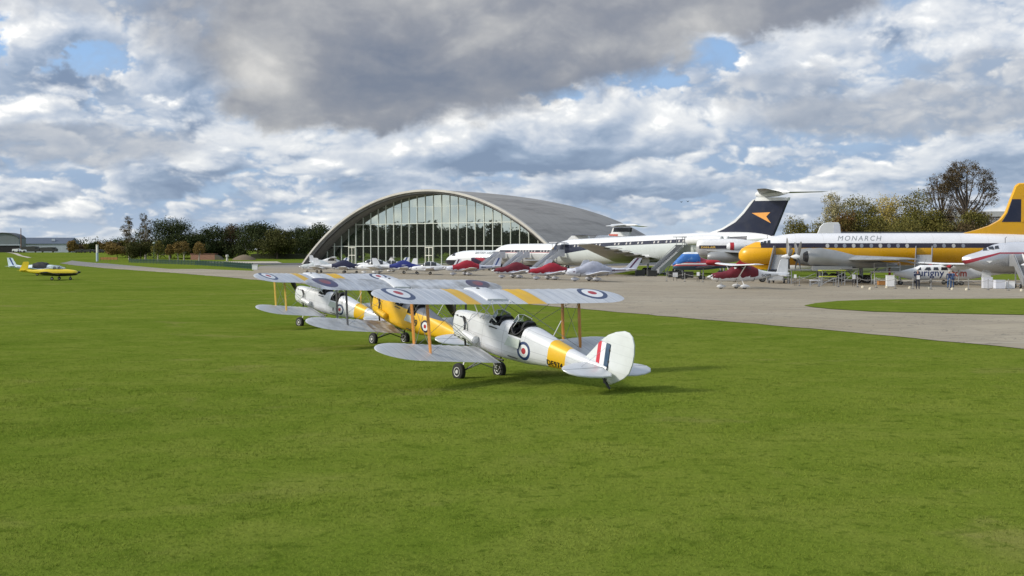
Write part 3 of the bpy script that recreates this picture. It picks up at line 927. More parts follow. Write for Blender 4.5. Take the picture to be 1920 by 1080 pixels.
# marker post, barrier, brick shelter, mound, lamp posts, fence
d = 402; z0 = T(0, d)
t = thing('marker_post', 'white banded marker post standing left of the orange barrier', 'post', (P(182.5, d), d, z0))
hp = Zp(460, d) - z0
b = MB(); b.lathe((0, 0, 0), (0, 0, 1), [(0, .38), (hp * .5, .38), (hp * .5, .34), (hp, .34)], 14); b.obj('post', mat('post_pale', fn=lambda c: c.mix(c.z > hp * .55, (.42, .52, .60), (.80, .79, .74)), rough=.5), t, 30)
b = MB(); b.lathe((0, 0, hp), (0, 0, 1), [(0, .38), (.25, .38)], 14); b.obj('cap', mat('cap_cream', col=(.75, .68, .5), rough=.5), t)
t = thing('barrier', 'low orange and brown board barrier right of the marker post', 'barrier', (P(204, d), d, z0))
for k in range(5):
    b = MB(); b.box((-2.1 + k * 1.08, 0, .95), (1.0, .08, .75)); b.obj('board', mat('orange_board', col=(.42, .20, .06), rough=.7), t)
for k in range(6):
    b = MB(); b.box((-2.65 + k * 1.08, .1, .7), (.08, .08, 1.4)); b.obj('post', mat('weathered_wood', col=(.20, .15, .10), rough=.8), t)
d = 425; z0 = T(0, d)
BR = mat('red_brick', fn=lambda c: c.mix(((c.z.mod(.15) < .02).max(c.x.mod(.46) < .02)) * .5, c.mix(c.noise(2.2, 3), (.30, .13, .085), (.42, .21, .14)), (.4, .36, .3)), rough=.85, dirt=.2)
t = thing('brick_shelter', 'low red brick shelter with flat roof in front of the dark trees', 'shelter', (P(380, d), d, z0))
b = MB(); b.box((0, 2, .95), (8.0, 4, 1.9)); b.obj('wall', BR, t)
b = MB(); b.box((0, 2, 2.0), (8.3, 4.3, .18)); b.obj('roof', mat('brick_dark', col=(.2, .09, .07), rough=.8), t)
b = MB(); b.prism([V(4.02, 0, 0), V(4.02, 0, 1.7), V(5.2, 0, 1.2), V(6.6, 0, 0)], (0, 4, 0)); b.obj('end_ramp', mat('mossy_brick', col=(.13, .12, .08), rough=.9), t)
b = MB()
b.lathe((0, 0, -.2), (0, 0, 1), [(0, 4.2), (.8, 3.4), (1.6, 1.6), (1.9, .3)], 14)
tag(b.obj('mound', mat('brown_earth', col=(.17, .13, .085), rough=.95, bump=.5), loc=(P(458, 425), 425, z0), smooth=50), 'low brown earth mound in front of the broad dark tree', 'mound')
b = MB(); b.prism([V(0, 0, -.2), V(0, 0, 1.5), V(1, 3, 1.7), V(0, 6, -.2)], (22, 0, 0))
tag(b.obj('earth_bank', mat('dark_bank', col=(.055, .06, .03), rough=.95), loc=(P(470, 440), 440, T(0, 440))), 'long low dark bank between the mound and the museum', 'bank')
b = MB(); b.lathe((0, 0, 0), (0, 0, 1), [(0, .35), (1.3, .3), (1.3, .5), (1.9, .5), (2, .2)], 12)
tag(b.obj('stone_bollard', RIM, loc=(P(426, 410), 410, T(0, 410)), smooth=40), 'pale squat stone bollard on the lawn right of the brick shelter', 'bollard')


def lamp(px_, top, d, lab):
    t = thing('lamp_post', lab, 'lamp post', (P(px_, d), d, T(0, d)), 0, 'lamp posts')
    h = Zp(top, d) - T(0, d)
    b = MB(); b.tube([(0, 0, 0), (0, 0, h)], [.11, .07], 8); b.obj('pole', mat('green_paint', col=(.03, .07, .05), rough=.5), t)
    b = MB(); b.lathe((0, 0, h - .2), (0, 0, 1), [(0, .15), (.1, .42), (.45, .36), (.6, .1)], 12); b.obj('lantern', mat('lantern_grey', col=(.35, .4, .38), rough=.4), t, 40)


lamp(289, 456, 400, 'dark green lamp post on the lawn right of the poplars')
FG = mat('fence_green', col=(.03, .075, .055), rough=.6)
fp = [(242, 382), (300, 352), (366, 318), (420, 285), (474, 246)]
fence = thing('mesh_fence', 'long green mesh fence running along the far edge of the apron', 'fence', (P(474, 246), 246, 0))
fo = Vector(fence.location)
line = []
for (a, da), (b_, db) in zip(fp, fp[1:]):
    A_ = V(P(a, da), da, 0); B_ = V(P(b_, db), db, 0); n_ = int((B_ - A_).length / 3.4)
    line += [A_.lerp(B_, i / n_) for i in range(n_)]
line.append(V(P(474, 246), 246, 0))
pm = MB(); pm.box((0, 0, .62), (.12, .12, 1.25)); pm = pm.mesh('post', FG)
for q in line: link('post', pm, fence, loc=(q.x - fo.x, q.y - fo.y, T(q.x, q.y)))
for a, b_ in zip(line, line[1:]):
    p_ = MB(); a2 = V(a.x, a.y, T(0, a.y)) - fo; c2 = V(b_.x, b_.y, T(0, b_.y)) - fo
    for h_ in (.15, .62, 1.12): p_.tube([a2 + V(0, 0, h_), c2 + V(0, 0, h_)], .035, 4)
    for k in range(1, 16):
        m_ = a2.lerp(c2, k / 16); p_.tube([m_ + V(0, 0, .1), m_ + V(0, 0, 1.15)], .022, 3)
    p_.obj('panel', FG, fence)
b = MB(); b.box((0, 0, .45), (1.0, .5, .9)); b.box((0, 0, .93), (1.1, .6, .06))
tag(b.obj('utility_box', WHT, loc=(P(478, 243), 243, 0)), 'small white box at the near end of the green fence', 'box')

# roof and hangar behind the yellow airliner
d = 262
t = thing('pale_roof_hangar', 'large hangar with pale ridge and grey roof behind the yellow tail', 'hangar', (P(1880, d), d, 0))
hw = 34 / 2400 * d * 2.6
zt = Zp(393, d); z2 = Zp(400, d); z3 = Zp(440, d)
b = MB(); b.box((hw * .45, 20, z3 / 2), (hw * 2, 30, z3)); b.obj('wall', WALLW, t)
b = MB(); b.prism([V(-hw * .55, 3, z3), V(-hw * .55, 20, z2), V(-hw * .55, 37, z3)], (hw * 2, 0, 0)); b.obj('roof', mat('grey_roof', fn=lambda c: c.mix((c.x.mod(1.0) < .15) * .4, (.17, .17, .165), (.11, .11, .11)), rough=.7, dirt=.3), t)
b = MB(); b.box((hw * .45, 20, (zt + z2) / 2), (hw * 1.96, 3, zt - z2 + .4)); b.obj('ridge_light', mat('ridge_pale', col=(.5, .5, .46), rough=.6), t)
b = MB(); b.box((14, 6, 2.9), (60, 12, 5.8)); b2 = MB(); b2.prism([V(-16.5, -.5, 5.8), V(-16.5, 6, 6.75), V(-16.5, 12.5, 5.8)], (61, 0, 0))
t = thing('long_low_building', 'long low dark building whose roof line shows just above the yellow airliner', 'building', (P(1780, 208), 208, 0))
b.obj('wall', mat('dark_cladding', col=(.09, .095, .10), rough=.8), t); b2.obj('roof', mat('dark_roofing', col=(.045, .048, .052), rough=.8), t)


# ================================================================== BIPLANES
# frame: xa metres aft of the propeller, z above the thrust line; local X = 1 - xa, Z = z + 1.5
def xa_(c): return 1.0 - c.x


def rings(c, col, cx, cz_or_cy, horiz, rs, cols):
    a = (xa_(c) - cx)
    b = (c.y.abs() - cz_or_cy) if horiz else (c.z - 1.5 - cz_or_cy)
    d = (a * a + b * b).sqrt()
    for r_, k in zip(rs, cols): col = c.mix(d < r_, col, k)
    return col


SIL = (.60, .62, .645); YEL = (.78, .46, .018); NAVY = (.018, .032, .085); RED = (.42, .025, .035); WH = (.78, .79, .80)


def wing_fn(band, big):
    def fn(c):
        u = xa_(c)
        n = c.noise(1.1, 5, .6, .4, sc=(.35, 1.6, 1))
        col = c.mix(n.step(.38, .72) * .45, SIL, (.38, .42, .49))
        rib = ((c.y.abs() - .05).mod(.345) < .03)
        col = c.mix(rib * .55, col, (.76, .77, .79)); rb2 = ((c.y.abs() - .09).mod(.345) < .05); col = c.mix(rb2 * .3, col, (.30, .32, .36)); col = c.mix(c.noise(1.3, 5, .65, .3, sc=(.25, 2.6, 1)).step(.5, .72) * .35, col, (.30, .33, .40))  # dirt lines by the ribs; streaks put fabric reflections into the colour
        if band: col = c.mix(c.y.abs().between(.86, 1.46) * (c.z > 2.1), col, YEL)
        top = (c.z > 2.1)
        cx = 1.94; cy = 3.55
        a = u - cx; b = c.y.abs() - cy; d = (a * a + b * b).sqrt()
        if big == 2:
            for r_, k in ((.50, (.05, .045, .13)), (.22, (.30, .05, .09))): col = c.mix((d < r_) * top, col, k)
        else:
            for r_, k in ((.47, (.035, .06, .14)), (.33, WH), (.14, RED)): col = c.mix((d < r_) * top, col, k)
        return col
    return fn


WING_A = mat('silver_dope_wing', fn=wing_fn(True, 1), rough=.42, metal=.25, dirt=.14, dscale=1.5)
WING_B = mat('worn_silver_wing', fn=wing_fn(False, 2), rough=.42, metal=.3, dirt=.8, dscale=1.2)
LOWB = mat('sooty_silver_wing', fn=lambda c: c.mix((((c.y - .9).abs() < .8) * c.noise(2, 4).step(.35, .6)) * .8, SIL, (.16, .09, .05)), rough=.45, metal=.25, dirt=.3)


def fus_fn(band):
    def fn(c):
        u = xa_(c)
        n = c.noise(1.4, 5, .6)
        col = c.mix(n.step(.4, .75) * .25, (.66, .675, .695), (.47, .49, .525))
        seam = (u - 1.05).abs() < .012
        for s_ in (1.75, 2.66, 3.55): seam = seam.max((u - s_).abs() < .008)
        seam = seam.max(((c.z - 1.5) + .12).abs() < .006)
        for s_ in (.20, .42): seam = seam.max(((c.z - 1.5) - s_ + (u - 3.5).max(0.0) * .11).abs() < .005)
        seam = seam.max(((c.z - 1.5) + .34 - (u - 3.5).max(0.0) * .07).abs() < .005)
        col = c.mix(seam * .5, col, (.25, .26, .28))
        oil = c.noise(2.2, 5, .65, .3, sc=(.35, 1, 1.4)); low_ = (c.z - 1.5).step(-.12, -.5)
        col = c.mix(oil.step(.42, .68) * low_ * u.step(5.0, 1.5) * .65, col, (.20, .18, .15))
        col = c.mix(oil.step(.5, .66) * u.step(4.2, 1.2) * .22, col, (.32, .30, .27))
        if band: col = c.mix(u.between(4.43, 5.06), col, YEL)
        return rings(c, col, 3.55, -.17, False, (.255, .175, .085), ((.02, .045, .13), WH, RED))
    return fn


FUS_A = mat('silver_fuselage', fn=fus_fn(True), rough=.38, metal=.06, dirt=.10, dscale=2.5)


def fus_yel(c):
    u = xa_(c)
    col = c.mix(c.noise(1.4, 5).step(.4, .75) * .25, (.80, .47, .016), (.66, .36, .014))
    col = c.mix(((u - 1.05).abs() < .012) * .5, col, (.3, .16, .01))
    # grey green top decking
    deck = (c.z - 1.5 > .27) * (u > 2.0)
    col = c.mix(deck, col, (.12, .13, .15))
    return rings(c, col, 4.05, -.10, False, (.235, .165, .075), ((.02, .02, .045), WH, RED))


FUS_B = mat('yellow_fuselage', fn=fus_yel, rough=.36, dirt=.12, dscale=2.5)
TAIL = mat('white_dope_tail', fn=lambda c: c.layers((.66, .69, .68), (((c.z - 1.5).mod(.235) < .018) * .35, (.5, .54, .53)),
    ((xa_(c).between(6.0, 6.13)) * ((c.z - 1.5) < .665), (.55, .03, .05)), ((xa_(c).between(6.13, 6.29)) * ((c.z - 1.5) < .665), WH),
    ((xa_(c).between(6.29, 6.44)) * ((c.z - 1.5) < .665), (.03, .075, .14))), rough=.42, metal=.05, dirt=.1)
TPL = mat('silver_tailplane', fn=lambda c: c.mix((((c.y.abs()).mod(.3) < .02) * .3), (.60, .62, .64), (.72, .74, .75)), rough=.42, metal=.2, dirt=.15, dscale=2)
WOOD = mat('varnished_spruce', fn=lambda c: c.mix(c.noise(3, 4, .6, sc=(6, 6, .5)), (.50, .19, .032), (.64, .29, .06)), rough=.35, dirt=.1, coat=.3)
DSTRUT = mat('grey_strut_paint', col=(.045, .05, .06), rough=.4)
YSTRUT = mat('yellow_ochre_strut', col=(.56, .36, .06), rough=.4)
SSTRUT = mat('silver_strut', col=(.62, .63, .62), rough=.35, metal=.2)
BLK = mat('black_leather', col=(.012, .012, .014), rough=.55, dirt=0, bump=.3)
INSIDE = mat('cockpit_interior', col=(.03, .035, .03), rough=.8)
STEEL = mat('bare_steel', col=(.42, .43, .44), rough=.3, metal=.8)
DSTEEL = mat('dark_steel', col=(.06, .06, .065), rough=.4, metal=.5)
PROP = mat('black_propeller', col=(.02, .018, .018), rough=.3, dirt=0)
PROPTIP = mat('propeller_tip_yellow', col=(.7, .45, .03), rough=.4)
HUBW = mat('white_hub', col=(.62, .62, .60), rough=.4)
DOORG = mat('pale_green_lining', col=(.42, .47, .41), rough=.6)
PERSP = bpy.data.materials.new('perspex'); PERSP.use_nodes = True
pt = PERSP.node_tree; pt.nodes.clear()
a1 = pt.nodes.new('ShaderNodeOutputMaterial'); a2 = pt.nodes.new('ShaderNodeMixShader'); a3 = pt.nodes.new('ShaderNodeBsdfGlossy'); a4 = pt.nodes.new('ShaderNodeBsdfTransparent')
a3.inputs['Roughness'].default_value = .05; a4.inputs['Color'].default_value = (.82, .86, .86, 1); a2.inputs[0].default_value = .24
pt.links.new(a4.outputs[0], a2.inputs[1]); pt.links.new(a3.outputs[0], a2.inputs[2]); pt.links.new(a2.outputs[0], a1.inputs[0])


def L(xa, y, z): return V(1.0 - xa, y, z + 1.5)


def biplane(label, loc, yaw, al, bank, fusm, wingm, lowm, strutm, text, textm, group):
    root = thing('biplane', label, 'biplane', (0, 0, 0), 0, group)
    root.matrix_world = Matrix.Translation(loc) @ Matrix.Rotation(R(yaw), 4, 'Z') @ Matrix.Rotation(R(bank), 4, 'X') @ Matrix.Rotation(-R(al), 4, 'Y')
    yel = fusm == FUS_B
    cowlm = mat('yellow_cowling', col=(.80, .47, .016), rough=.3, dirt=.15) if yel else mat('silver_cowling', col=(.76, .77, .78), rough=.3, metal=.15, dirt=.12)
    # ---- fuselage
    B = Body([(1.06, .32, -.56, .37, 3.2), (1.6, .355, -.60, .41, 3.3), (2.1, .375, -.61, .455, 3.3), (2.66, .385, -.60, .47, 3.2), (3.0, .38, -.585, .475, 3.1),
              (3.55, .36, -.55, .47, 2.9), (4.0, .325, -.485, .40, 2.8), (4.6, .265, -.41, .29, 2.7), (5.3, .19, -.35, .19, 2.6), (5.9, .115, -.29, .115, 2.5), (6.42, .04, -.26, .06, 2.4)], 1.0, 1.5)
    xs = [1.06, 1.3, 1.6, 1.95, 2.04, 2.45, 2.62, 2.86, 2.94, 3.4, 3.52, 3.62, 3.8, 4.1, 4.5, 5.0, 5.5, 6.0, 6.42]
    n = 40
    # cockpit holes: ring angle 90 deg is the top
    def skip(i, j):
        t = 360 * (j + 1) / n
        if xs[i] in (1.95, 2.04): return 32 < t < 142
        return 2.86 <= xs[i] < 3.4 and (14 < t < 142)
    fb = B.mesh(xs, n, skip=skip)
    fus = fb.obj('fuselage', fusm, root, 38)
    # cowling: slim inverted-engine nose
    Cw = Body([(.16, .15, -.20, .17, 2.4), (.22, .225, -.38, .285, 3.6), (.45, .262, -.50, .325, 4.0), (.8, .292, -.545, .35, 4.0), (1.05, .318, -.56, .368, 3.6)], 1.0, 1.5)
    cw = Cw.mesh([.16, .19, .24, .32, .45, .65, .85, 1.05], 32).obj('cowling', cowlm, root, 40)
    m = MB()
    m.box(L(.27, .14, -.16), (.03, .10, .14)); m.box(L(.27, -.14, -.16), (.03, .1, .14)); m.obj('air_intake', BLK, cw)
    m = MB()
    for xx in (.42, .62, .82):
        for zz_ in (.18, -.42): m.box(L(xx, .26 + (xx - .42) * .08, zz_), (.05, .03, .03))
    m.obj('cowl_catch', DSTEEL, cw)
    m = MB()
    for zz_ in (.16, -.10, -.36):
        m.tube([L(a_, Cw.y(a_, zz_) + .003, zz_) for a_ in (.24, .5, .8, 1.04)], .006, 4)
    m.tube([L(.24, Cw.y(.24, .16) + .003, .16), L(1.02, Cw.y(1.0, -.3) + .003, -.34)], .006, 4)
    m.obj('cowl_seam', DSTEEL, cw)
    # exhaust manifold and heat muff on the port side
    m = MB(); m.tube([L(.75, .30, .20), L(.95, .37, .05), L(1.0, .40, -.12), L(.98, .40, -.30), L(1.05, .38, -.42), L(1.06, .33, -.62)], .032, 8)
    m.obj('exhaust_pipe', DSTEEL, root, 40)
    m = MB(); m.tube([L(1.02, .42, -.23), L(1.06, .43, -.23), L(1.58, .44, -.30), L(1.62, .44, -.305)], [.09, .12, .12, .08], 16)
    m.obj('oil_tank', cowlm, root, 35)
    # belly pipe
    m = MB(); m.tube([L(1.1, .18, -.62), L(1.6, .2, -.66), L(2.6, .2, -.66)], .03, 8); m.obj('belly_pipe', DSTEEL, root, 40)
    # ---- cockpits: tub, coaming, seat back, windscreen
    for k, (c0, c1) in enumerate(((1.95, 2.45), (2.86, 3.4))):
        m = MB()
        Tb = [B.ring(x, 24, -.03) for x in (c0 - .0, c1 + .0)]
        for rg in Tb:
            pass
        zt = interp(B.st, (c0 + c1) / 2)[2]
        m.box(L((c0 + c1) / 2, 0, -.20), (c1 - c0 - .01, .60, .04)); m.box(L(c0 + .012, 0, .05), (.02, .64, .55)); m.box(L(c1 - .012, 0, .05), (.02, .64, .55))
        m.box(L((c0 + c1) / 2, .325, .0), (c1 - c0, .02, .4)); m.box(L((c0 + c1) / 2, -.325, .0), (c1 - c0, .02, .4))
        tub = m.obj('cockpit_tub', INSIDE, root)
        m = MB(); lip = []
        for j in range(28):
            t = 2 * math.pi * j / 28; xx = (c0 + c1) / 2 - math.cos(t) * (c1 - c0) / 2 * 1.03; ang = math.sin(t) * (52 if math.sin(t) < 0 else (58 if k == 0 else 72))
            w_, zb_, zt_, ex_ = interp(B.st, xx); zc = (zb_ + zt_) / 2; h_ = (zt_ - zb_) / 2; e_ = 2 / ex_
            ca_, sa_ = math.cos(R(90 - ang)), math.sin(R(90 - ang))
            lip.append(L(xx, w_ * math.copysign(abs(ca_)**e_, ca_), zc + h_ * abs(sa_)**e_))
        m.tube(lip + [lip[0]], .028, 8, cap=False); m.obj('coaming', BLK, root, 50)
        m = MB()
        m.loft([[L(c1 - .18 + .07 * s_, .27 * q * math.cos(a), (.16 if k else .20) + s_ * (.43 if k else .36) + .02 * math.sin(a)) for a in np.linspace(0, 2 * math.pi, 13)[:-1]] for s_, q in ((0, 1), (.5, 1.02), (.85, .85), (1.0, .5))])
        for v_i, p_ in enumerate(m.v): m.v[v_i] = (p_[0] + (.05 if math.sin(2 * math.pi * (v_i % 12) / 12) > 0 else -.05), p_[1], p_[2])
        m.obj('seat_back', BLK, root, 50)
        m = MB(); m.lathe(L(c0 + .10, .0, .10), (-1, 0, 0), [(0, .28), (.03, .28)], 16); m.obj('instrument_panel', BLK, tub)
        # three-facet windscreen with frame
        xw = c0 - .14; zt = interp(B.st, xw)[2]
        f0 = [(xw + .20, .30), (xw, .13), (xw, -.13), (xw + .20, -.30)]
        bot = [L(a, b_, zt - (.15 if abs(b_) > .2 else .02)) for a, b_ in f0]
        topp = [L(a + .16, b_ * .8, zt + (.22 if abs(b_) < .2 else .14)) for a, b_ in f0]
        wsc = None
        for q in range(3):
            m = MB(); m.prism([bot[q], bot[q + 1], topp[q + 1], topp[q]], (-.006, 0, 0))
            m.obj('windscreen', PERSP, root)
        m = MB()
        for q in range(4): m.tube([bot[q], topp[q]], .010, 5)
        for q in range(3): m.tube([topp[q], topp[q + 1]], .010, 5); m.tube([bot[q], bot[q + 1]], .012, 5)
        m.obj('windscreen_frame', SSTRUT, root)
    # open door flap at the rear cockpit (port)
    m = MB()
    yy_ = .40
    m.prism([L(2.90, yy_ - .01, .10), L(3.38, yy_ - .018, .10), L(3.43, yy_ + .05, -.13), L(2.86, yy_ + .06, -.14)], (0, .012, 0)); m.obj('door_flap', DOORG, root)
    m = MB(); m.box(L(2.2, .385, .20), (.34, .02, .03)); m.box(L(3.2, .41, -.42), (.4, .02, .03)); m.obj('step_strip', DSTEEL, root)
    m = MB(); m.tube([L(4.15, -.12, .37), L(4.15, -.33, .78)], .013, 6); m.obj('aerial', HUBW, root)
    # ---- wings
    def wing(name, y0, y1, le0, sw, z0, dih, side, m_, rr=1.15, inc=6.5):
        sec = []; ys = [y0]
        step = .345
        while ys[-1] + step < y1 - rr: ys.append(ys[-1] + step)
        full = []
        for a, b_ in zip(ys, ys[1:]): full += [(a, 0), (a + (b_ - a) * .25, 1), (a + (b_ - a) * .75, 1)]
        full += [(ys[-1], 0)] + [(y1 - rr + rr * math.sin(t), 0) for t in np.linspace(.25, 1.5, 9)]
        for y, sg in full:
            le = le0 + (y - y0) * sw; ch = 1.34; k = max(0, (y - (y1 - rr)) / rr)
            sh = math.sqrt(max(0, 1 - k * k)) if k > 0 else 1
            le2 = le + ch * .50 * (1 - sh); te2 = le + ch - ch * .50 * (1 - sh)
            th = .085 * (te2 - le2) / ch * (.72 if sg else 1)
            sec.append((y * side, le2 - 1.0, te2 - le2, z0 + (y - y0) * dih + 1.5 - (le2 + .3 * (te2 - le2) - le - .3 * ch) * math.sin(R(inc)), th, R(inc)))
        mb = wing_mesh(sec)
        return mb.obj(name, m_, root, 40)
    UZ, LZ = .93, -.60
    for s in (1, -1):
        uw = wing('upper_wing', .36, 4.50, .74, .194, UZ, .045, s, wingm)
        lw = wing('lower_wing', .345, 4.56, 1.36, .158, LZ, .092, s, lowm)
    # centre section with raised fuel tank
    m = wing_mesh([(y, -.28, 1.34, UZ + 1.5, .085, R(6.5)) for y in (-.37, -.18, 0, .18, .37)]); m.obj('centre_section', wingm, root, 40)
    m = MB(); m.loft([[L(.70 + a * 1.12, y, UZ + .06 - a * .10 + b_ * hh_) for a, b_ in ((0, 0), (.02, .5), (.12, .9), (.35, 1.0), (.65, .85), (1, .35), (1, -.2), (.3, -.35))] for y, hh_ in ((-.375, .07), (-.34, .10), (0, .115), (.34, .10), (.375, .07))])
    m.obj('fuel_tank', mat('white_tank', col=(.74, .75, .76), rough=.3, metal=.1, dirt=.12), root, 40)
    m = MB(); m.lathe(L(1.0, .1, UZ + .12), (0, 0, 1), [(0, .05), (.04, .05), (.05, .03)], 12); m.obj('filler_cap', DSTEEL, root)
    # ---- struts
    for s in (1, -1):
        for (a, b_) in (((1.46, 2.78, 1.02), (1.82, 2.74, -.365)), ((2.20, 2.78, .95), (2.58, 2.74, -.44))):
            p0 = L(a[0], a[1] * s, a[2]); p1 = L(b_[0], b_[1] * s, b_[2])
            m = MB(); m.strut(p0, p1, .125, .055); so = m.obj('interplane_strut', strutm, root, 50)
            m = MB(); m.strut(p1.lerp(p0, .06), p1, .055, .045); m.obj('strut_foot', SSTRUT, so)
        # cabane
        for a, b_ in (((1.02, .33, UZ - .02), (1.48, .31, .32)), ((1.98, .33, UZ - .01), (1.62, .31, .32)), ((1.02, .33, UZ - .02), (2.28, .34, .36))):
            m = MB(); m.strut(L(a[0], a[1] * s, a[2]), L(b_[0], b_[1] * s, b_[2]), .045, .022); m.obj('cabane_strut', SSTRUT, root, 50)
        # flying and landing wires
        m = MB()
        for q in ((L(1.5, .36 * s, -.5), L(1.50, 2.75 * s, 1.0)), (L(1.6, .36 * s, -.5), L(2.15, 2.75 * s, .98)), (L(1.1, .36 * s, .9), L(1.84, 2.7 * s, -.38)), (L(2.0, .36 * s, .9), L(2.55, 2.7 * s, -.38)),
                  (L(1.46, 2.78 * s, .95), L(2.58, 2.74 * s, -.33)), (L(2.2, 2.78 * s, .95), L(1.86, 2.74 * s, -.33))):
            m.tube(q, .008, 4)
        m.obj('bracing_wires', STEEL, root)
    # ---- undercarriage
    WX, WZ = 1.40, -1.25
    for s in (1, -1):
        gear = MB(); gear.strut(L(1.12, .26 * s, -.58), L(WX, .66 * s, WZ + .02), .05, .03, n=8)
        gear.obj('undercarriage_leg', SSTRUT if not yel else DSTEEL, root, 50)
        gear = MB(); gear.strut(L(2.02, .24 * s, -.60), L(WX + .02, .64 * s, WZ), .05, .03, n=8); gear.obj('radius_rod', DSTEEL, root, 50)
        gear = MB(); gear.tube([L(WX, 0, WZ + .22), L(WX, .68 * s, WZ)], .022, 6); gear.obj('axle', SSTRUT if not yel else DSTEEL, root, 50)
        wheel(root, L(WX, .75 * s, WZ), .25, .15, TYRE, HUBW, n=24)
    m = MB(); m.strut(L(1.12, 0, -.57), L(WX, 0, WZ + .22), .04, .03); m.obj('axle_brace', DSTEEL, root)
    # ---- tail
    for s in (1, -1):
        o1 = [(5.68, .05), (5.72, .35), (5.84, .8), (6.0, 1.15), (6.16, 1.36), (6.30, 1.46), (6.34, 1.48), (6.34, .05)]
        o2 = [(6.37, .12), (6.37, 1.50), (6.55, 1.48), (6.72, 1.32), (6.84, 1.0), (6.90, .6), (6.88, .28), (6.72, .12)]
        for nm_, ol, dz in (('tailplane', o1, 0), ('elevator', o2, 0)):
            m = MB()
            pts_t = [L(x, y * s, .012 - (x - 6.37) * (.16 if nm_ == 'elevator' else 0)) for x, y in ol]
            cx = sum(p.x for p in pts_t) / len(pts_t); cy = sum(p.y for p in pts_t) / len(pts_t); cz = sum(p.z for p in pts_t) / len(pts_t)
            def insq(p, k, dz): return V(cx + (p.x - cx) * k, cy + (p.y - cy) * k, cz + (p.z - cz) * k + dz)
            rr_ = [[insq(p, .9, .028) for p in pts_t], [insq(p, .985, .018) for p in pts_t], pts_t, [insq(p, .985, -.018) for p in pts_t], [insq(p, .9, -.028) for p in pts_t]]
            m.loft(rr_); m.obj(nm_, TPL, root, 50)
        m = MB(); m.strut(L(5.75, .10 * s, -.24), L(6.1, .72 * s, -.01), .03, .016); m.obj('tail_strut', DSTEEL, root)
        m = MB(); m.tube([L(6.2, .75 * s, .02), L(6.3, .02 * s, .55)], .005, 4); m.obj('tail_wire', STEEL, root)

    def plate(name, ol, parent=root):
        pts_t = [L(x, 0, z) for x, z in ol]
        cx = sum(p.x for p in pts_t) / len(pts_t); cz = sum(p.z for p in pts_t) / len(pts_t)
        q = lambda p, k, dy: V(cx + (p.x - cx) * k, dy, cz + (p.z - cz) * k)
        m = MB(); m.loft([[q(p, .9, .028) for p in pts_t], [q(p, .985, .018) for p in pts_t], pts_t, [q(p, .985, -.018) for p in pts_t], [q(p, .9, -.028) for p in pts_t]])
        return m.obj(name, TAIL, parent, 50)
    plate('fin', [(5.50, .12), (5.60, .14), (5.85, .42), (6.06, .67), (6.25, .66), (6.43, .645), (6.43, .04)])
    rd = plate('rudder', [(6.455, -.32), (6.455, .665), (6.28, .685), (6.08, .70), (6.30, .875), (6.55, 1.00), (6.85, 1.09), (7.02, 1.08), (7.15, 1.00), (7.25, .82), (7.29, .58), (7.28, .32), (7.20, .06), (7.05, -.10), (6.80, -.26), (6.58, -.37)])
    m = MB()
    for zz_ in (-.1, .2, .5): m.box(L(6.445, 0, zz_), (.05, .075, .05))
    m.obj('rudder_hinge', DSTEEL, rd)
    # tail skid
    m = MB(); m.tube([L(6.28, 0, -.24), L(6.42, 0, -.34), L(6.50, 0, -.40), L(6.60, 0, -.475)], [.022, .035, .04, .028], 8); m.box(L(6.42, 0, -.31), (.1, .07, .12)); m.obj('tail_skid', DSTEEL, root, 50)
    m = MB(); m.tube([L(6.46, .05, .10), L(6.43, .06, -.10), L(6.40, .03, -.32)], .012, 6); m.obj('rudder_cable', DSTEEL, root)
    # ---- propeller, parked
    pr = MB()
    for s in (1, -1):
        rg = []
        for t in np.linspace(.06, .97, 10):
            wv_ = .055 + .055 * math.sin(math.pi * min(1, t * 1.05)); tw = R(60 - 48 * t)
            if t > .9: wv_ *= .6
            c_ = V(0, 0, t * s); rg.append([c_ + V(math.sin(tw) * wv_ * math.cos(a) * 1 + math.cos(tw) * .018 * math.sin(a), s * (math.cos(tw) * wv_ * math.cos(a)) - s * math.sin(tw) * .018 * math.sin(a), 0) for a in np.linspace(0, 2 * math.pi, 11)[:-1]])
        pr.loft(rg)
    pr.lathe((-.06, 0, 0), (1, 0, 0), [(0, .09), (.1, .09), (.14, .05)], 14)
    for i, p_ in enumerate(pr.v): pr.v[i] = p_
    po = pr.obj('propeller', PROP, root, 50, loc=L(.06, 0, 0), rot=(R(-38), 0, 0))
    if yel: text_on(B, text, 3.42, -.22, .36, textm, root, sx=1.0)
    elif text == 'DE974':
        text_on(B, text, 4.42, -.335, .205, textm, root, sx=.95, spacing=1.08)
        text_on(B, text, 5.0, -.335, .205, textm, root, side=-1, sx=.95)
    else: text_on(B, text, 3.05, -.3, .42, textm, root, sx=.8)
    return root


TXT = mat('black_lettering', col=(.012, .012, .014), rough=.5, dirt=0)
BG = 'biplanes lined up on the grass'
biplane('silver biplane with yellow bands, white rudder and code DE974, nearest of the three biplanes', (-1.22, 36.9, -.015), 130.7, 9.5, 1.2, FUS_A, WING_A, WING_A, WOOD, 'DE974', TXT, BG)
biplane('yellow biplane with grey top decking and number 9 between two silver biplanes', (-5.08, 50.39, -.015), 129.2, 11.2, 1.4, FUS_B, WING_B, LOWB, DSTRUT, '9', TXT, BG)
FUS_C = FUS_A
biplane('silver biplane with ochre wing struts and black mark 1, farthest of the three biplanes', (-10.04, 62.15, -.015), 141.1, 10.6, 1.0, FUS_C, WING_A, WING_A, YSTRUT, '1', TXT, BG)


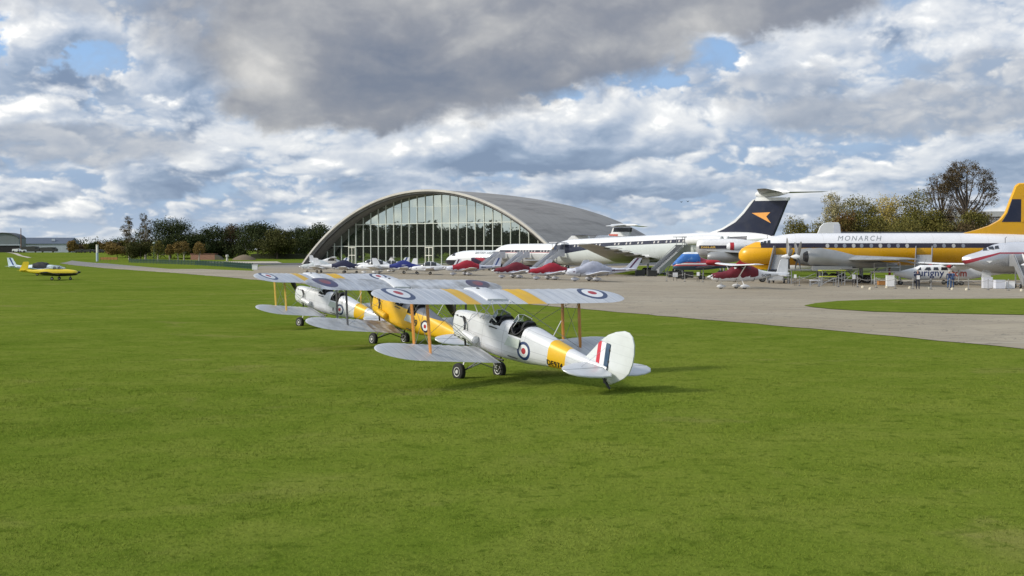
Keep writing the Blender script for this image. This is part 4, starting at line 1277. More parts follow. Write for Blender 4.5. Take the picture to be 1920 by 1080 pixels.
# ================================================================== MUSEUM AIRLINERS
CHROME = mat('polished_aluminium', col=(.52, .53, .54), rough=.22, metal=.85, dirt=.15, dscale=.6)
GREYM = mat('grey_metal', col=(.33, .34, .34), rough=.4, metal=.35, dirt=.25, dscale=.8)
WINGG = mat('wing_grey', fn=lambda c: c.mix(c.noise(.6, 5, .6, sc=(1, .3, 1)).step(.4, .7) * .5, (.36, .36, .35), (.22, .215, .20)), rough=.45, metal=.15, dirt=.3, dscale=.5)
WHG = mat('aged_white_paint', col=(.74, .75, .75), rough=.32, dirt=.14, dscale=.5)
LAV = mat('cool_white_paint', col=(.66, .68, .75), rough=.4, dirt=.1)
NAVYM = mat('navy_paint', col=(.012, .018, .045), rough=.35, dirt=.15, dscale=.5)
GOLD = mat('gold_lettering', col=(.72, .45, .10), rough=.4)
ORG = mat('gold_orange_emblem', col=(.80, .36, .08), rough=.4)
YELA = mat('airliner_yellow', col=(.78, .40, .008), rough=.3, dirt=.18, dscale=.5)
REDM = mat('red_paint', col=(.42, .02, .03), rough=.35)
BLUEL = mat('blue_lettering', col=(.02, .04, .16), rough=.4, dirt=0)
REDL = mat('red_lettering', col=(.50, .09, .06), rough=.4, dirt=0)
GREYL = mat('grey_lettering', col=(.22, .24, .25), rough=.4, dirt=0)
WINDK = mat('cabin_window', col=(.02, .022, .03), rough=.15, dirt=0, spec=.8)
WINLT = mat('pale_window_blind', col=(.45, .44, .42), rough=.3, dirt=0)


class Plane:
    """an aircraft frame: nose at (nx, ny), heading (deg), local X = -xa"""
    def __init__(s, name, label, cat, nose, head, pitch=0, group=None, z0=0):
        s.root = thing(name, label, cat, (nose[0], nose[1], z0), 0, group)
        s.root.rotation_euler = (0, R(pitch), R(head)) if pitch else (0, 0, R(head))
        s.n = V(nose[0], nose[1], 0); s.aft = V(-math.cos(R(head)), -math.sin(R(head)), 0); s.pitch = pitch

    def inv(s, px, py):
        """image bearing -> (xa, local z) on the plane of symmetry"""
        k = (px - 960) / 2400
        xa = (k * s.n.y - s.n.x) / (s.aft.x - k * s.aft.y)
        d = s.n.y + s.aft.y * xa
        return xa, CAM_H + (470 - py) / 2400 * d - math.sin(R(s.pitch)) * xa

    def plate(s, name, pts, th, m, parent=None, y=0, px=True, sweep=0):
        pl = [s.inv(*p) for p in pts] if px else pts
        q = [V(-a, y, z) for a, z in pl]
        cx = sum(p.x for p in q) / len(q); cz = sum(p.z for p in q) / len(q)
        f = lambda k, dy: [V(cx + (p.x - cx) * k, y + dy, cz + (p.z - cz) * k) for p in q]
        mb = MB(); mb.loft([f(.96, th / 2), f(1, th * .25), f(1, -th * .25), f(.96, -th / 2)])
        return mb.obj(name, m, parent or s.root, 40)

    def body(s, name, st, m, xs=None, n=28, sm_=40):
        B = Body(st); x0, x1 = st[0][0], st[-1][0]
        if xs is None:
            xs = [x0 + (x1 - x0) * (i / 40) for i in range(41)]; xs = sorted(set([x0, x0 + .05, x0 + .15, x0 + .35, x0 + .7] + xs))
        return B, B.mesh(xs, n).obj(name, m, s.root, sm_)

    def windows(s, B, xas, z, w_, h_, m, side=1, name='window', parent=None, mm=None):
        mb = MB(); q = []
        for i in range(10):
            t = 2 * math.pi * (i + .5) / 10; q.append(V(w_ / 2 * math.cos(t), 0, h_ / 2 * math.sin(t)))
        mb.prism([p + V(0, -.02, 0) for p in q], (0, .035, 0)); me = mb.mesh(name, m); mm = mb.mesh(name, mm) if mm else None
        for k, xa in enumerate(xas):
            y0, y1 = B.y(xa, z - h_ / 2), B.y(xa, z + h_ / 2)
            o = link(name, me if not mm or (k * 7) % 3 else mm, parent or s.root, loc=(-xa, side * (B.y(xa, z)), z), rot=(math.atan2(side * (y0 - y1), h_), 0, 0))

    def wing(s, name, side, y0, y1, le0, le1, c0, c1, z0, z1, t0, t1, m, parent=None, n=7, inc=0):
        sec = []
        for i in range(n):
            t = i / (n - 1); sec.append(((y0 + (y1 - y0) * t) * side, le0 + (le1 - le0) * t, c0 + (c1 - c0) * t, z0 + (z1 - z0) * t, t0 + (t1 - t0) * t, R(inc)))
        yl, xl, cl, zl, tl, _i = sec[-1]; sec.append((yl + side * c1 * .12, xl + cl * .15, cl * .6, zl, tl * .3, _i))
        return wing_mesh(sec).obj(name, m, parent or s.root, 40)

    def gear(s, xa, y, r, w_=.3, legr=.11, ztop=1.6, n=1, door=None):
        for k in range(n):
            wheel(s.root, (-xa - (k - (n - 1) / 2) * r * 2.1, y, r + zoff(s, xa)), r, w_, TYRE, GREYM, n=18)
        mb = MB(); mb.tube([(-xa, y, r + zoff(s, xa)), (-xa, y * .92, ztop)], legr, 8); mb.obj('gear_leg', GREYM, s.root, 50)
        if door:
            mb = MB(); mb.box((-xa, y + .35 * (1 if y >= 0 else -1), (ztop + r) / 2 + .35), (door, .05, ztop - r)); mb.obj('gear_door', WHG, s.root)


def zoff(s, xa): return -math.sin(R(s.pitch)) * xa


def prop(parent, c, r, nb, m, spm, width=.22, spr=.25, spl=.6, phase=0, hub=.3):
    """parked propeller in the Y-Z plane, spinner pointing +X"""
    c = V(*c)
    for k in range(nb):
        a = phase + 2 * math.pi * k / nb; d = V(0, math.cos(a), math.sin(a)); q = V(1, 0, 0).cross(d)
        mb = MB(); rg = []
        for t in (.06, .2, .45, .7, .9, 1.0):
            wd_ = width * (.6 + .7 * math.sin(math.pi * min(1, t * .95))) * (.55 if t == 1 else 1); tw = R(62 - 45 * t)
            u = q * math.cos(tw) + V(1, 0, 0) * math.sin(tw); v = d.cross(u)
            rg.append([c + d * r * t + u * wd_ / 2 * math.cos(x) + v * .03 * math.sin(x) for x in [2 * math.pi * j / 8 for j in range(8)]])
        mb.loft(rg); mb.obj('propeller_blade', m, parent, 50)
    mb = MB(); mb.lathe(c + V(-hub * .5, 0, 0), (1, 0, 0), [(0, spr * .95), (hub * .5, spr), (hub * .5 + spl * .4, spr * .8), (hub * .5 + spl * .8, spr * .4), (hub * .5 + spl, .01)], 16); mb.obj('spinner', spm, parent, 50)


# ---------------------------------------------------------------- rear-engined airliner with the navy fin
def vc_col(c):
    xa = c.x * -1
    bot = 3.86 - (xa.between(0, 16.5)) * (16.5 - xa) * .085
    band = (c.z > bot) * (c.z < 4.42) * (xa > 1.2) * (xa < 44)
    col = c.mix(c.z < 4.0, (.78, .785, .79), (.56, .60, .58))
    col = c.mix(c.noise(.5, 4, sc=(.3, 1, 2)).step(.5, .8) * .25, col, (.5, .52, .5))
    col = c.mix(band, col, (.014, .018, .04))
    col = c.mix(xa.between(0, 2.6) * (c.z < 3.75), col, (.012, .014, .03))
    return col


A = Plane('jet_airliner', 'long white jet airliner with navy tail fin and gold emblem, T-tail and rear engines', 'airliner', (6.3, 215), 128.9, -1.6, 'airliners in the museum row')
A.root.rotation_euler = (0, R(1.6), R(128.9)); A.pitch = 1.6
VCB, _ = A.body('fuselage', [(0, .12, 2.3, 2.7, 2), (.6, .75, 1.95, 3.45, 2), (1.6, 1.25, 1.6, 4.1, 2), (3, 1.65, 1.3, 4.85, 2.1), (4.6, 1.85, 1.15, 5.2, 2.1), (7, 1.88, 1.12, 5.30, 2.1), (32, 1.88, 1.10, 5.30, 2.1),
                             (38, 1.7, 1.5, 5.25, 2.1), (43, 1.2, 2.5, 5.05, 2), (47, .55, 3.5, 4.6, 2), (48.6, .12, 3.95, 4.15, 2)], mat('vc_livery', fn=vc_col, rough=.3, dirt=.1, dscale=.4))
A.windows(VCB, [7.5 + .86 * i for i in range(31) if i not in (9, 10, 20)], 4.14, .34, .42, WINLT, mm=WINDK)
for x_ in (5.6, 33.4):
    mb = MB(); B_ = VCB; mb.prism([V(-x_ - a, B_.y(x_ + a, z) + .012, z) for a, z in ((-.45, 2.75), (.45, 2.75), (.45, 4.6), (-.45, 4.6))], (0, .02, 0)); mb.obj('cabin_door', WHG, A.root)
mb = MB()
for a0_ in (-.55, -.18, .19): mb.prism([V(-2.35 - .12 * abs(a0_), a0_ + .02, 4.42), V(-2.35 - .12 * abs(a0_), a0_ + .34, 4.42), V(-2.75 - .12 * abs(a0_), a0_ + .34, 4.80), V(-2.75 - .12 * abs(a0_), a0_ + .02, 4.80)], (.05, 0, .05))
mb.prism([V(-2.7, .95, 4.28), V(-3.3, 1.25, 4.3), V(-3.3, 1.1, 4.72), V(-2.95, .9, 4.72)], (0, .12, .05)); mb.obj('windscreen', WINDK, A.root)
text_on(VCB, 'BOAC', 1.55, 3.82, .8, GOLD, A.root, spacing=1.0, sx=.55, proud=.03)
fin = [(1338, 437), (1360, 429), (1382, 416), (1399, 399), (1413, 381), (1420, 373), (1481, 373), (1473, 392), (1461, 421), (1450, 446), (1400, 446)]
ff = A.plate('fin', fin, .55, NAVYM)
A.plate('fin_leading_edge', [(1330, 438), (1357, 428.5), (1380, 414), (1397, 397), (1411, 379), (1418, 373), (1421, 373), (1414, 382), (1400, 400), (1383, 417), (1360, 430.5), (1345, 437)], .60, WHG, ff)
em = [A.inv(*p) for p in ((1414, 399.5), (1448.5, 398), (1441, 406), (1449.5, 418.5), (1432, 409))]
mb = MB(); mb.prism([V(-a, .275, z) for a, z in em], (0, .03, 0)); mb.obj('emblem', ORG, ff)
xb, zb_ = A.inv(1418, 366); xe, ze = A.inv(1484, 365)
mb = MB(); mb.loft([[V(-x, .42 * f * math.cos(t), zb_ + .1 + .55 * f * math.sin(t)) for t in np.linspace(0, 6.283, 15)[:-1]] for x, f in ((xb, .1), (xb + .3, .6), (xb + 1.2, 1), (xe - 2.2, .95), (xe - .6, .5), (xe, .08))])
mb.obj('fin_bullet', WHG, A.root, 50)
A.plate('fin_tip_band', [(1419, 377), (1421, 370), (1483, 370), (1481, 376)], .62, WHG)
for s_ in (1, -1): A.wing('tailplane', s_, .3, 6.7, xb + 1.0, xb + 6.0, 3.9, 1.5, zb_ + .15, zb_ + .25, .16, .07, GREYM)
A.wing('wing', 1, 1.6, 21.5, 17.0, 31.0, 10.2, 3.2, 1.55, 3.55, .55, .16, WINGG)
A.wing('wing', -1, 1.6, 21.5, 17.0, 31.0, 10.2, 3.2, 1.55, 3.55, .55, .16, WINGG)
for yy in (6, 9.5, 13, 16.5):
    t = (yy - 1.6) / 19.9; mb = MB(); x_ = 17 + 14 * t + (10.2 - 7 * t) * .72; z_ = 1.55 + 2.0 * t - .12
    mb.loft([[V(-x, yy + .22 * f * math.cos(a), z_ + .26 * f * math.sin(a)) for a in np.linspace(0, 6.283, 9)[:-1]] for x, f in ((x_, .1), (x_ + .6, 1), (x_ + 2.3, .9), (x_ + 3.8, .1))]); mb.obj('flap_track_fairing', GREYM, A.root, 50)
for s_ in (1, -1):
    for dz, dy in ((0, 0), (0, 1.35)):
        mb = MB(); mb.lathe((-35.5, s_ * (2.75 + dy), 4.05), (-1, 0, 0), [(0, .5), (.25, .66), (2.5, .68), (5.2, .58), (6.6, .42), (6.7, .3)], 18); e_ = mb.obj('engine_nacelle', WHG, A.root, 40)
        mb = MB(); mb.lathe((-35.46, s_ * (2.75 + dy), 4.05), (-1, 0, 0), [(0, .47), (.06, .45)], 18); mb.obj('intake', WINDK, e_)
A.gear(26.5, 3.3, .55, .4, .16, 1.9, 2, door=1.5); A.gear(26.5, -3.3, .55, .4, .16, 1.9, 2); A.gear(4.6, 0, .45, .3, .12, 1.7, 1)

# ---------------------------------------------------------------- trijet behind it
def tri_col(c):
    xa = c.x * -1
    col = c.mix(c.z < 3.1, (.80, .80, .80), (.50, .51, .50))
    col = c.mix((c.z > 3.32) * (c.z < 3.72) * (xa > 3.5), col, (.03, .03, .045))
    col = c.mix((c.z > 3.25) * (c.z < 3.33) * (xa > 3), col, (.42, .05, .05))
    return c.mix((xa < 2.0) * (c.z < 3.1), col, (.02, .02, .03))


B2 = Plane('trijet_airliner', 'white T-tailed airliner with black windows line, half hidden behind the nose of the navy-finned jet', 'airliner', (-3.4, 240), 131, 0, 'airliners in the museum row')
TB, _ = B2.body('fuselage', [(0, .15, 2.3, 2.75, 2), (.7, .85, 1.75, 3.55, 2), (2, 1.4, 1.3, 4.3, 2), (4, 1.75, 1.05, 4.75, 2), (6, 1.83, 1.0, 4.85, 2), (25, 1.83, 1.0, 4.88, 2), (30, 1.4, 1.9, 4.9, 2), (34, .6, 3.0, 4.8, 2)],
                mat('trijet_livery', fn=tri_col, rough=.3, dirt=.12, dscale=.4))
B2.windows(TB, [7 + .8 * i for i in range(22) if i not in (2, 9)], 3.52, .3, .36, WINLT)
mb = MB(); mb.prism([V(-1.8, -.7, 3.95), V(-1.8, .7, 3.95), V(-2.3, .75, 4.35), V(-2.3, -.75, 4.35)], (.06, 0, .06)); mb.obj('windscreen', WINDK, B2.root)
f_ = B2.plate('fin', [(1132, 446), (1146, 438), (1150, 427), (1184, 427), (1182, 436), (1180, 446)], .4, WHG)
B2.plate('fin_band', [(1150.5, 435), (1152, 427), (1184, 427), (1183, 435)], .46, WINDK, f_)
B2.plate('red_patch', [(1143, 442.5), (1143.5, 439), (1160, 439), (1160, 442.5)], .5, REDL, f_)
mb = MB(); xb, zb_ = B2.inv(1143, 423); xe, ze = B2.inv(1196, 424)
mb.loft([[V(-x, .3 * f * math.cos(t), zb_ + .3 * f * math.sin(t)) for t in np.linspace(0, 6.283, 11)[:-1]] for x, f in ((xb, .1), (xb + .6, .8), (xb + 2.5, 1), (xe - .8, .6), (xe, .1))]); mb.obj('fin_bullet', WHG, B2.root, 50)
for s_ in (1, -1): B2.wing('tailplane', s_, .2, 4.4, xb + .9, xb + 3.4, 3.0, 1.5, zb_ + .1, zb_ - .2, .14, .08, WHG)
mb = MB(); mb.lathe((-27.5, 0, 5.3), (-1, 0, 0), [(0, .75), (.3, .95), (3, .95), (6.5, .75), (8.4, .55), (8.5, .4)], 18); mb.obj('centre_engine', CHROME, B2.root, 40)
for s_ in (1, -1):
    mb = MB(); mb.lathe((-25.5, s_ * 2.5, 3.9), (-1, 0, 0), [(0, .5), (.25, .64), (3, .62), (5, .45)], 16); mb.obj('engine_nacelle', WHG, B2.root, 40)
    B2.wing('wing', s_, 1.5, 9, 13.0, 18.5, 6.8, 4.0, 1.5, 1.9, .4, .2, WINGG)
B2.gear(17, 2.8, .5, .35, .14, 1.6, 1); B2.gear(17, -2.8, .5, .35, .14, 1.6, 1); B2.gear(4, 0, .42, .3, .12, 1.5, 1)

# ---------------------------------------------------------------- small twin jet with the dark belly
def one_col(c):
    xa = c.x * -1
    col = c.mix((c.z < 2.25) * (xa > 7.3), (.76, .78, .79), (.035, .022, .055))
    dg = (c.z - 2.25) + (xa - 9.0) * .42
    col = c.mix((c.z < 2.25) * (dg.abs() < .42) * (xa > 8.2), col, (.38, .03, .06))
    return c.mix((xa < 4.6) * (c.z < 1.75), col, c.mix(c.z < 1.2, (.02, .02, .03), (.04, .05, .07)))


B3 = Plane('twin_jet_airliner', 'small white jet airliner with dark blue and red belly in front of the museum glass', 'airliner', (-13.3, 257), 147.6, 0, 'airliners in the museum row')
OB, _ = B3.body('fuselage', [(0, .12, 1.2, 1.6, 2), (.8, .8, .75, 2.35, 2), (2.2, 1.3, .5, 3.05, 2), (4.5, 1.62, .42, 3.55, 2), (7, 1.7, .42, 3.68, 2), (20, 1.7, .42, 3.68, 2), (25, 1.2, 1.2, 3.7, 2), (29, .4, 2.4, 3.4, 2)],
                mat('twin_jet_livery', fn=one_col, rough=.3, dirt=.12, dscale=.4))
mb = MB(); mb.prism([V(-2.1, -.7, 2.8), V(-2.1, .7, 2.8), V(-2.7, .8, 3.15), V(-2.7, -.8, 3.15)], (.06, 0, .08)); mb.prism([V(-2.2, .95, 2.55), V(-3.1, 1.35, 2.6), V(-3.1, 1.2, 2.95), V(-2.6, .95, 2.95)], (0, .1, .05)); mb.obj('windscreen', WINDK, B3.root)
text_on(OB, 'BRITISH AIRWAYS', 8.0, 2.95, .62, GREYL, B3.root, sx=1.15)
B3.windows(OB, [7.5 + .85 * i for i in range(12)], 2.52, .26, .32, WINDK)
B3.plate('fin', [(1062, 452), (1072, 442), (1104, 442), (1108, 452)], .35, WHG)
x_, z_ = B3.inv(1080, 442)
for s_ in (1, -1): B3.wing('tailplane', s_, .1, 4.3, x_ - .4, x_ + 1.5, 3.0, 1.8, z_ + .1, z_ + .1, .16, .08, NAVYM)
B3.wing('wing', 1, 1.4, 6, 11, 13, 5, 3.6, .9, 1.2, .35, .2, WINGG); B3.wing('wing', -1, 1.4, 6, 11, 13, 5, 3.6, .9, 1.2, .35, .2, WINGG)
B3.gear(13, 2, .42, .3, .12, .9); B3.gear(13, -2, .42, .3, .12, .9); B3.gear(4, 0, .35, .3, .1, .7)

# ---------------------------------------------------------------- yellow turboprop airliner
def br_col(c):
    xa = c.x * -1
    col = c.mix(c.z > 3.92, (.78, .40, .008), (.80, .80, .82))
    col = c.mix((c.z > 3.92) * (c.z < 4.45) * (xa > 2.3) * (xa < 31), col, (.018, .014, .030))
    col = c.mix((xa < 2.3) * (c.z > 3.92) * (c.z < 4.6), col, (.78, .40, .008))
    return c.mix(((c.z - 3.92).abs() < .02) + ((xa.mod(3.1) < .03) * .25), col, (.12, .08, .04))


NX = P(1385, 146)
D = Plane('turboprop_airliner', 'huge airliner with yellow belly, navy window band, white roof and tall yellow tail', 'airliner', (NX, 146), 180, 0, 'airliners in the museum row')
BB, _ = D.body('fuselage', [(0, .12, 2.75, 3.35, 2), (.35, .62, 2.35, 3.85, 2), (1.2, 1.05, 2.08, 4.3, 2), (2.6, 1.42, 1.97, 4.85, 2), (4.5, 1.7, 1.94, 5.35, 2), (7, 1.83, 1.93, 5.58, 2), (25, 1.83, 1.93, 5.6, 2), (30, 1.6, 2.3, 5.55, 2), (34.5, .95, 3.3, 5.35, 2), (38, .3, 4.3, 5.1, 2)],
               mat('yellow_airliner_livery', fn=br_col, rough=.28, dirt=.12, dscale=.35), n=36)
D.windows(BB, [(P(x_, 144.5) - NX) for x_ in (1550, 1566, 1582, 1599, 1614, 1632, 1649, 1665, 1682, 1699, 1751, 1768, 1786, 1804)], 4.16, .42, .50, mat('window_grey', col=(.22, .23, .26), rough=.2, dirt=0), mm=WINLT)
text_on(BB, 'MONARCH', P(1569, 144.5) - NX, 4.74, .80, GREYL, D.root, shear=.45, spacing=1.32, sx=1.02, bold=0)
mb = MB()
for k, (a, z) in enumerate(((2.25, 4.28), (2.6, 4.38), (3.0, 4.45))):
    y_ = BB.y(a, z); mb.prism([V(-a, y_ - .02, z), V(-a - .32, BB.y(a + .32, z) + .0, z + .02), V(-a - .36, BB.y(a + .36, z + .32) + .0, z + .34), V(-a - .1, BB.y(a + .1, z + .30) - .0, z + .30)], (0, .04, .01))
mb.obj('cockpit_window', WINDK, D.root)
mb = MB(); mb.tube([V(-3.2, .2, 5.0), V(-3.2, .2, 5.35)], .04, 6); mb.tube([V(-16, .3, 5.55), V(-16, .3, 5.75)], .05, 6); mb.obj('aerial', DSTEEL, D.root)
fin = [(1797, 440), (1828, 432), (1852, 424), (1872, 413), (1883, 399), (1892, 374), (1902, 348), (1908, 343.5), (2004, 343), (2012, 380), (2014, 446), (1900, 452)]
fy = D.plate('fin', fin, .7, YELA)
D.plate('fin_band', [(1873, 417), (1884, 399), (1892.5, 373), (2011, 373), (2013, 417)], .78, NAVYM, fy)
xm, zm = D.inv(1908, 415)
Bf = Body([(0, .41, 0, 20, 40), (60, .41, 0, 20, 40)]); text_on(Bf, 'M', xm, zm, 3.6, YELA, fy, sx=.9)
D.plate('fin_letter_bar', [(1914, 417), (1914, 373), (1917, 373), (1917, 417)], .84, YELA, fy)
for s_ in (1, -1):
    D.wing('tailplane', s_, .5, 7.6, 32.5, 34.2, 3.6, 1.8, 5.0, 5.4, .25, .12, WHG)
    D.wing('wing', s_, 1.5, 21.4, 8.6, 11.4, 7.2, 2.6, 2.55, 2.75, .62, .2, GREYM)
    for yy, big in ((4.9, 0), (9.6, 1)):
        mb = MB(); c_ = (-5.6, s_ * yy, 2.95)
        mb.loft([[V(-5.6 - a, s_ * yy + .72 * f * math.cos(t), 2.95 - dz_ + g_ * math.sin(t)) for t in np.linspace(0, 6.283, 19)[:-1]] for a, f, g_, dz_ in ((0, .80, .66, 0), (.3, 1.0, .88, 0), (1.4, 1.08, 1.0, .04), (3.0, 1.06, .92, .22), (5.2, .9, .68, .55), (7.4, .6, .4, .8), (9.6, .15, .1, .85))])
        nc = mb.obj('engine_nacelle', GREYM, D.root, 45)
        mb = MB(); mb.lathe((-5.58, s_ * yy, 2.95), (1, 0, 0), [(0, .62), (.02, .62), (.35, .45), (.36, .3)], 18); mb.obj('cowl_opening', BLK, nc)
        prop(nc, (-4.6, s_ * yy, 2.95), 2.2, 4, mat('weathered_blade', col=(.17, .17, .17), rough=.5, metal=.2), WHT, width=.34, spr=.3, spl=.8, phase=.35 + big * .45)
        if not big or s_ < 0: continue
        mb = MB(); mb.box((-8.2, s_ * yy, 1.72), (4.2, .9, .5)); mb.obj('bay_fairing', GREYM, nc)
mb = MB(); mb.prism([V(-11.5, 10.5, 2.9), V(-14.6, 10.5, 2.55), V(-15.6, 16.5, 2.15), V(-13.0, 16.5, 2.75)], (0, 0, .1)); mb.obj('flap', GREYM, D.root)
mb = MB(); mb.box((-2.5, .0, 1.72), (2.6, .9, .5)); mb.box((-1.3, .32, 1.45), (1.5, .06, .7)); mb.obj('nose_gear_door', YELA, D.root)
for s_ in (1, -1):
    D.gear(12.6, s_ * 4.9, .48, .38, .15, 2.5, 2); D.gear(12.6, s_ * 5.6, .48, .38, .1, 2.5, 2)
D.gear(2.7, 0, .4, .3, .11, 1.9)
mb = MB()
for q in (((-12.0, 4.9, .6), (-10.2, 4.9, 2.2)), ((-13.3, 4.9, .6), (-15.0, 4.9, 2.2)), ((-12.6, 4.9, 1.2), (-12.6, 3.2, 2.4))): mb.tube(q, .08, 6)
mb.obj('gear_brace', GREYM, D.root)

# white tail fin poking up behind the yellow airliner
t = Plane('small_airliner', 'white airliner mostly hidden behind the yellow one, only its blunt white fin showing', 'airliner', (P(1470, 166), 166), 180, 0, 'airliners in the museum row')
t.body('fuselage', [(0, .1, 1.4, 1.8, 2), (1.5, .8, .9, 2.9, 2), (4, 1.1, .8, 3.3, 2), (10, 1.1, .8, 3.4, 2), (15, .4, 1.8, 3.2, 2)], WHG, n=20)
f_ = t.plate('fin', [(1524, 446), (1531, 440), (1537, 425), (1543, 419), (1552, 417), (1571, 417), (1574, 421), (1577, 446)], .35, WHG)
t.plate('rudder', [(1561.5, 444), (1561.5, 420), (1571, 419.5), (1573.5, 424), (1576, 444)], .39, LAV, f_)
t.gear(5, 1.5, .4); t.gear(5, -1.5, .4)

# ---------------------------------------------------------------- silver airliner at the right edge
def vi_col(c):
    xa = c.x * -1
    line = 3.28 + xa.min(3.0) * .0
    slope = (xa < 3.2) * (3.2 - xa) * .34
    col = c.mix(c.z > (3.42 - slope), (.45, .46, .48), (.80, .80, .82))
    col = c.mix((c.z > (3.30 - slope)) * (c.z < (3.44 - slope * .75)), col, (.40, .05, .07))
    return col


E_ = Plane('silver_airliner', 'silver bellied airliner with white roof and thin red line, cut off by the right edge', 'airliner', (P(1804, 126), 126), 183, 0, 'airliners in the museum row')
vm_ = mat('silver_livery', fn=vi_col, rough=.24, metal=.55, dirt=.12, dscale=.5)
VB, _ = E_.body('fuselage', [(0, .1, 2.55, 2.95, 2), (.35, .5, 2.2, 3.12, 2), (1.2, .95, 1.75, 3.38, 2), (2.0, 1.2, 1.5, 3.62, 2.1), (2.9, 1.42, 1.38, 4.12, 2.1), (4.2, 1.58, 1.3, 4.4, 2.1), (6, 1.62, 1.28, 4.52, 2), (18, 1.62, 1.3, 4.52, 2), (22, 1.0, 2.2, 4.4, 2), (25, .3, 3.2, 4.1, 2)], vm_, n=32)
mb = MB()
for a, z in ((1.95, 3.58), (2.4, 3.72), (2.85, 3.8)):
    mb.prism([V(-a, VB.y(a, z) + .0, z), V(-a - .36, VB.y(a + .36, z) + .01, z), V(-a - .42, VB.y(a + .42, z + .28) + .0, z + .3), V(-a - .12, VB.y(a + .12, z + .2) - .02, z + .24)], (0, .05, .02))
mb.obj('cockpit_window', WINDK, E_.root)
mb = MB(); mb.prism([V(-1.9, VB.y(1.9, 2.6) + .01, 2.62), V(-2.5, VB.y(2.5, 2.6) + .01, 2.62), V(-2.2, VB.y(2.2, 2.4) + .01, 2.38)], (0, .02, 0)); mb.obj('nose_emblem', WHG, E_.root)
mb = MB(); mb.tube([V(-4.3, 0, 4.35), V(-4.3, 0, 4.85), V(-4.45, 0, 4.95)], .03, 6); mb.obj('aerial', DSTEEL, E_.root)
for s_ in (1, -1): E_.wing('wing', s_, 1.4, 14, 7.5, 8.5, 4.2, 1.8, 1.8, 2.6, .4, .15, GREYM)
mb = MB(); mb.lathe((-4.6, 4.4, 2.25), (-1, 0, 0), [(0, .2), (.5, .42), (3.5, .45), (5, .2)], 16); nc = mb.obj('engine_nacelle', WHG, E_.root, 40)
prop(nc, (-4.5, 4.4, 2.25), 1.5, 4, mat('prop_white', col=(.6, .6, .6), rough=.4), WHT, width=.2, spr=.22, phase=.8)
E_.plate('fin', [(20, 4.2), (22.5, 5.2), (24, 8.0), (26, 8.0), (26.5, 4.0)], .3, WHG, px=False)
E_.gear(2.3, 0, .34, .25, .09, 1.6, 1, door=.9); E_.gear(9.4, 3.5, .45, .3, .12, 1.9, 1); E_.gear(9.4, -3.5, .45, .3, .12, 1.9, 1)

# ---------------------------------------------------------------- high-wing transport between the jet and the yellow airliner
def yo_col(c):
    xa = c.x * -1
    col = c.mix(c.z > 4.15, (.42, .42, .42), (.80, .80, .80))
    col = c.mix((c.z > 3.85) * (c.z < 4.3) * (xa > .25), col, (.02, .018, .028))
    return col


F_ = Plane('high_wing_airliner', 'white roofed high-wing airliner with gold lettering, squeezed between the jet and the yellow nose', 'airliner', (P(1306, 170), 170), 176, 0, 'airliners in the museum row')
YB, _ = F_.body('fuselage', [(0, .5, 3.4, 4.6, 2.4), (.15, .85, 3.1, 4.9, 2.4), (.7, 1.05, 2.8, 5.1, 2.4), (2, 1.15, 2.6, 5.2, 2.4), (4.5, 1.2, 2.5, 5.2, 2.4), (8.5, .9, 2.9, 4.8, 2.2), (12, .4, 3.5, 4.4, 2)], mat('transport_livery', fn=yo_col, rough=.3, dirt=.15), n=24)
text_on(YB, 'DAN-AIR', .5, 3.93, .36, GOLD, F_.root, sx=1.3)
for s_ in (1, -1): F_.wing('wing', s_, 1.0, 7.5, 1.2, 5.0, 4.4, 2.0, 3.55, 3.35, .3, .14, GREYM)
mb = MB(); mb.lathe((-3.7, 2.7, 4.15), (-1, 0, 0), [(0, .3), (.3, .5), (1.3, .52), (2.4, .25), (2.5, .1)], 16); ne = mb.obj('engine_nacelle', WHG, F_.root, 40)
mb = MB(); mb.lathe((-4.1, 2.7, 4.15), (-1, 0, 0), [(0, .525), (.5, .535)], 16); mb.obj('red_band', REDM, ne)
mb = MB(); mb.lathe((-1.1, 4.2, 2.75), (-1, 0, 0), [(0, .45), (.4, .68), (2.6, .74), (3.8, .55), (4.5, .3)], 18); nf = mb.obj('underwing_pod', GREYM, F_.root, 40)
mb = MB(); mb.lathe((-5.45, 4.2, 2.70), (-1, 0, 0), [(0, .36), (.3, .3), (.6, .08)], 14); mb.obj('pod_nose', BLK, nf)
mb = MB()
for k in range(3): mb.tube([V(-6.3, 2.4, 4.1), V(-8.3 + k * .35, 2.2, 5.0 - k * .22)], [.09, .03], 5)
mb.obj('folded_blades', GREYM, F_.root)
F_.gear(3.4, 2.4, .5, .3, .12, 3.0); F_.gear(3.4, -2.4, .5, .3, .12, 3.0)

# ---------------------------------------------------------------- blue covered aircraft
H_ = Plane('covered_aircraft', 'small aircraft with blue cover over its nose and cockpit, red and white belly line', 'aircraft', (P(1262, 160), 160), 180, 0)
def bl_col(c):
    xa = c.x * -1
    col = c.mix(c.z > 2.0, (.70, .72, .74), (.35, .03, .05))
    col = c.mix((c.z < 1.7), col, (.03, .08, .12))
    col = c.mix((c.z > 1.7) * (c.z < 1.88), col, (.5, .10, .10))
    return c.mix((c.z > 1.88) * (c.z < 2.06), col, (.76, .76, .78))


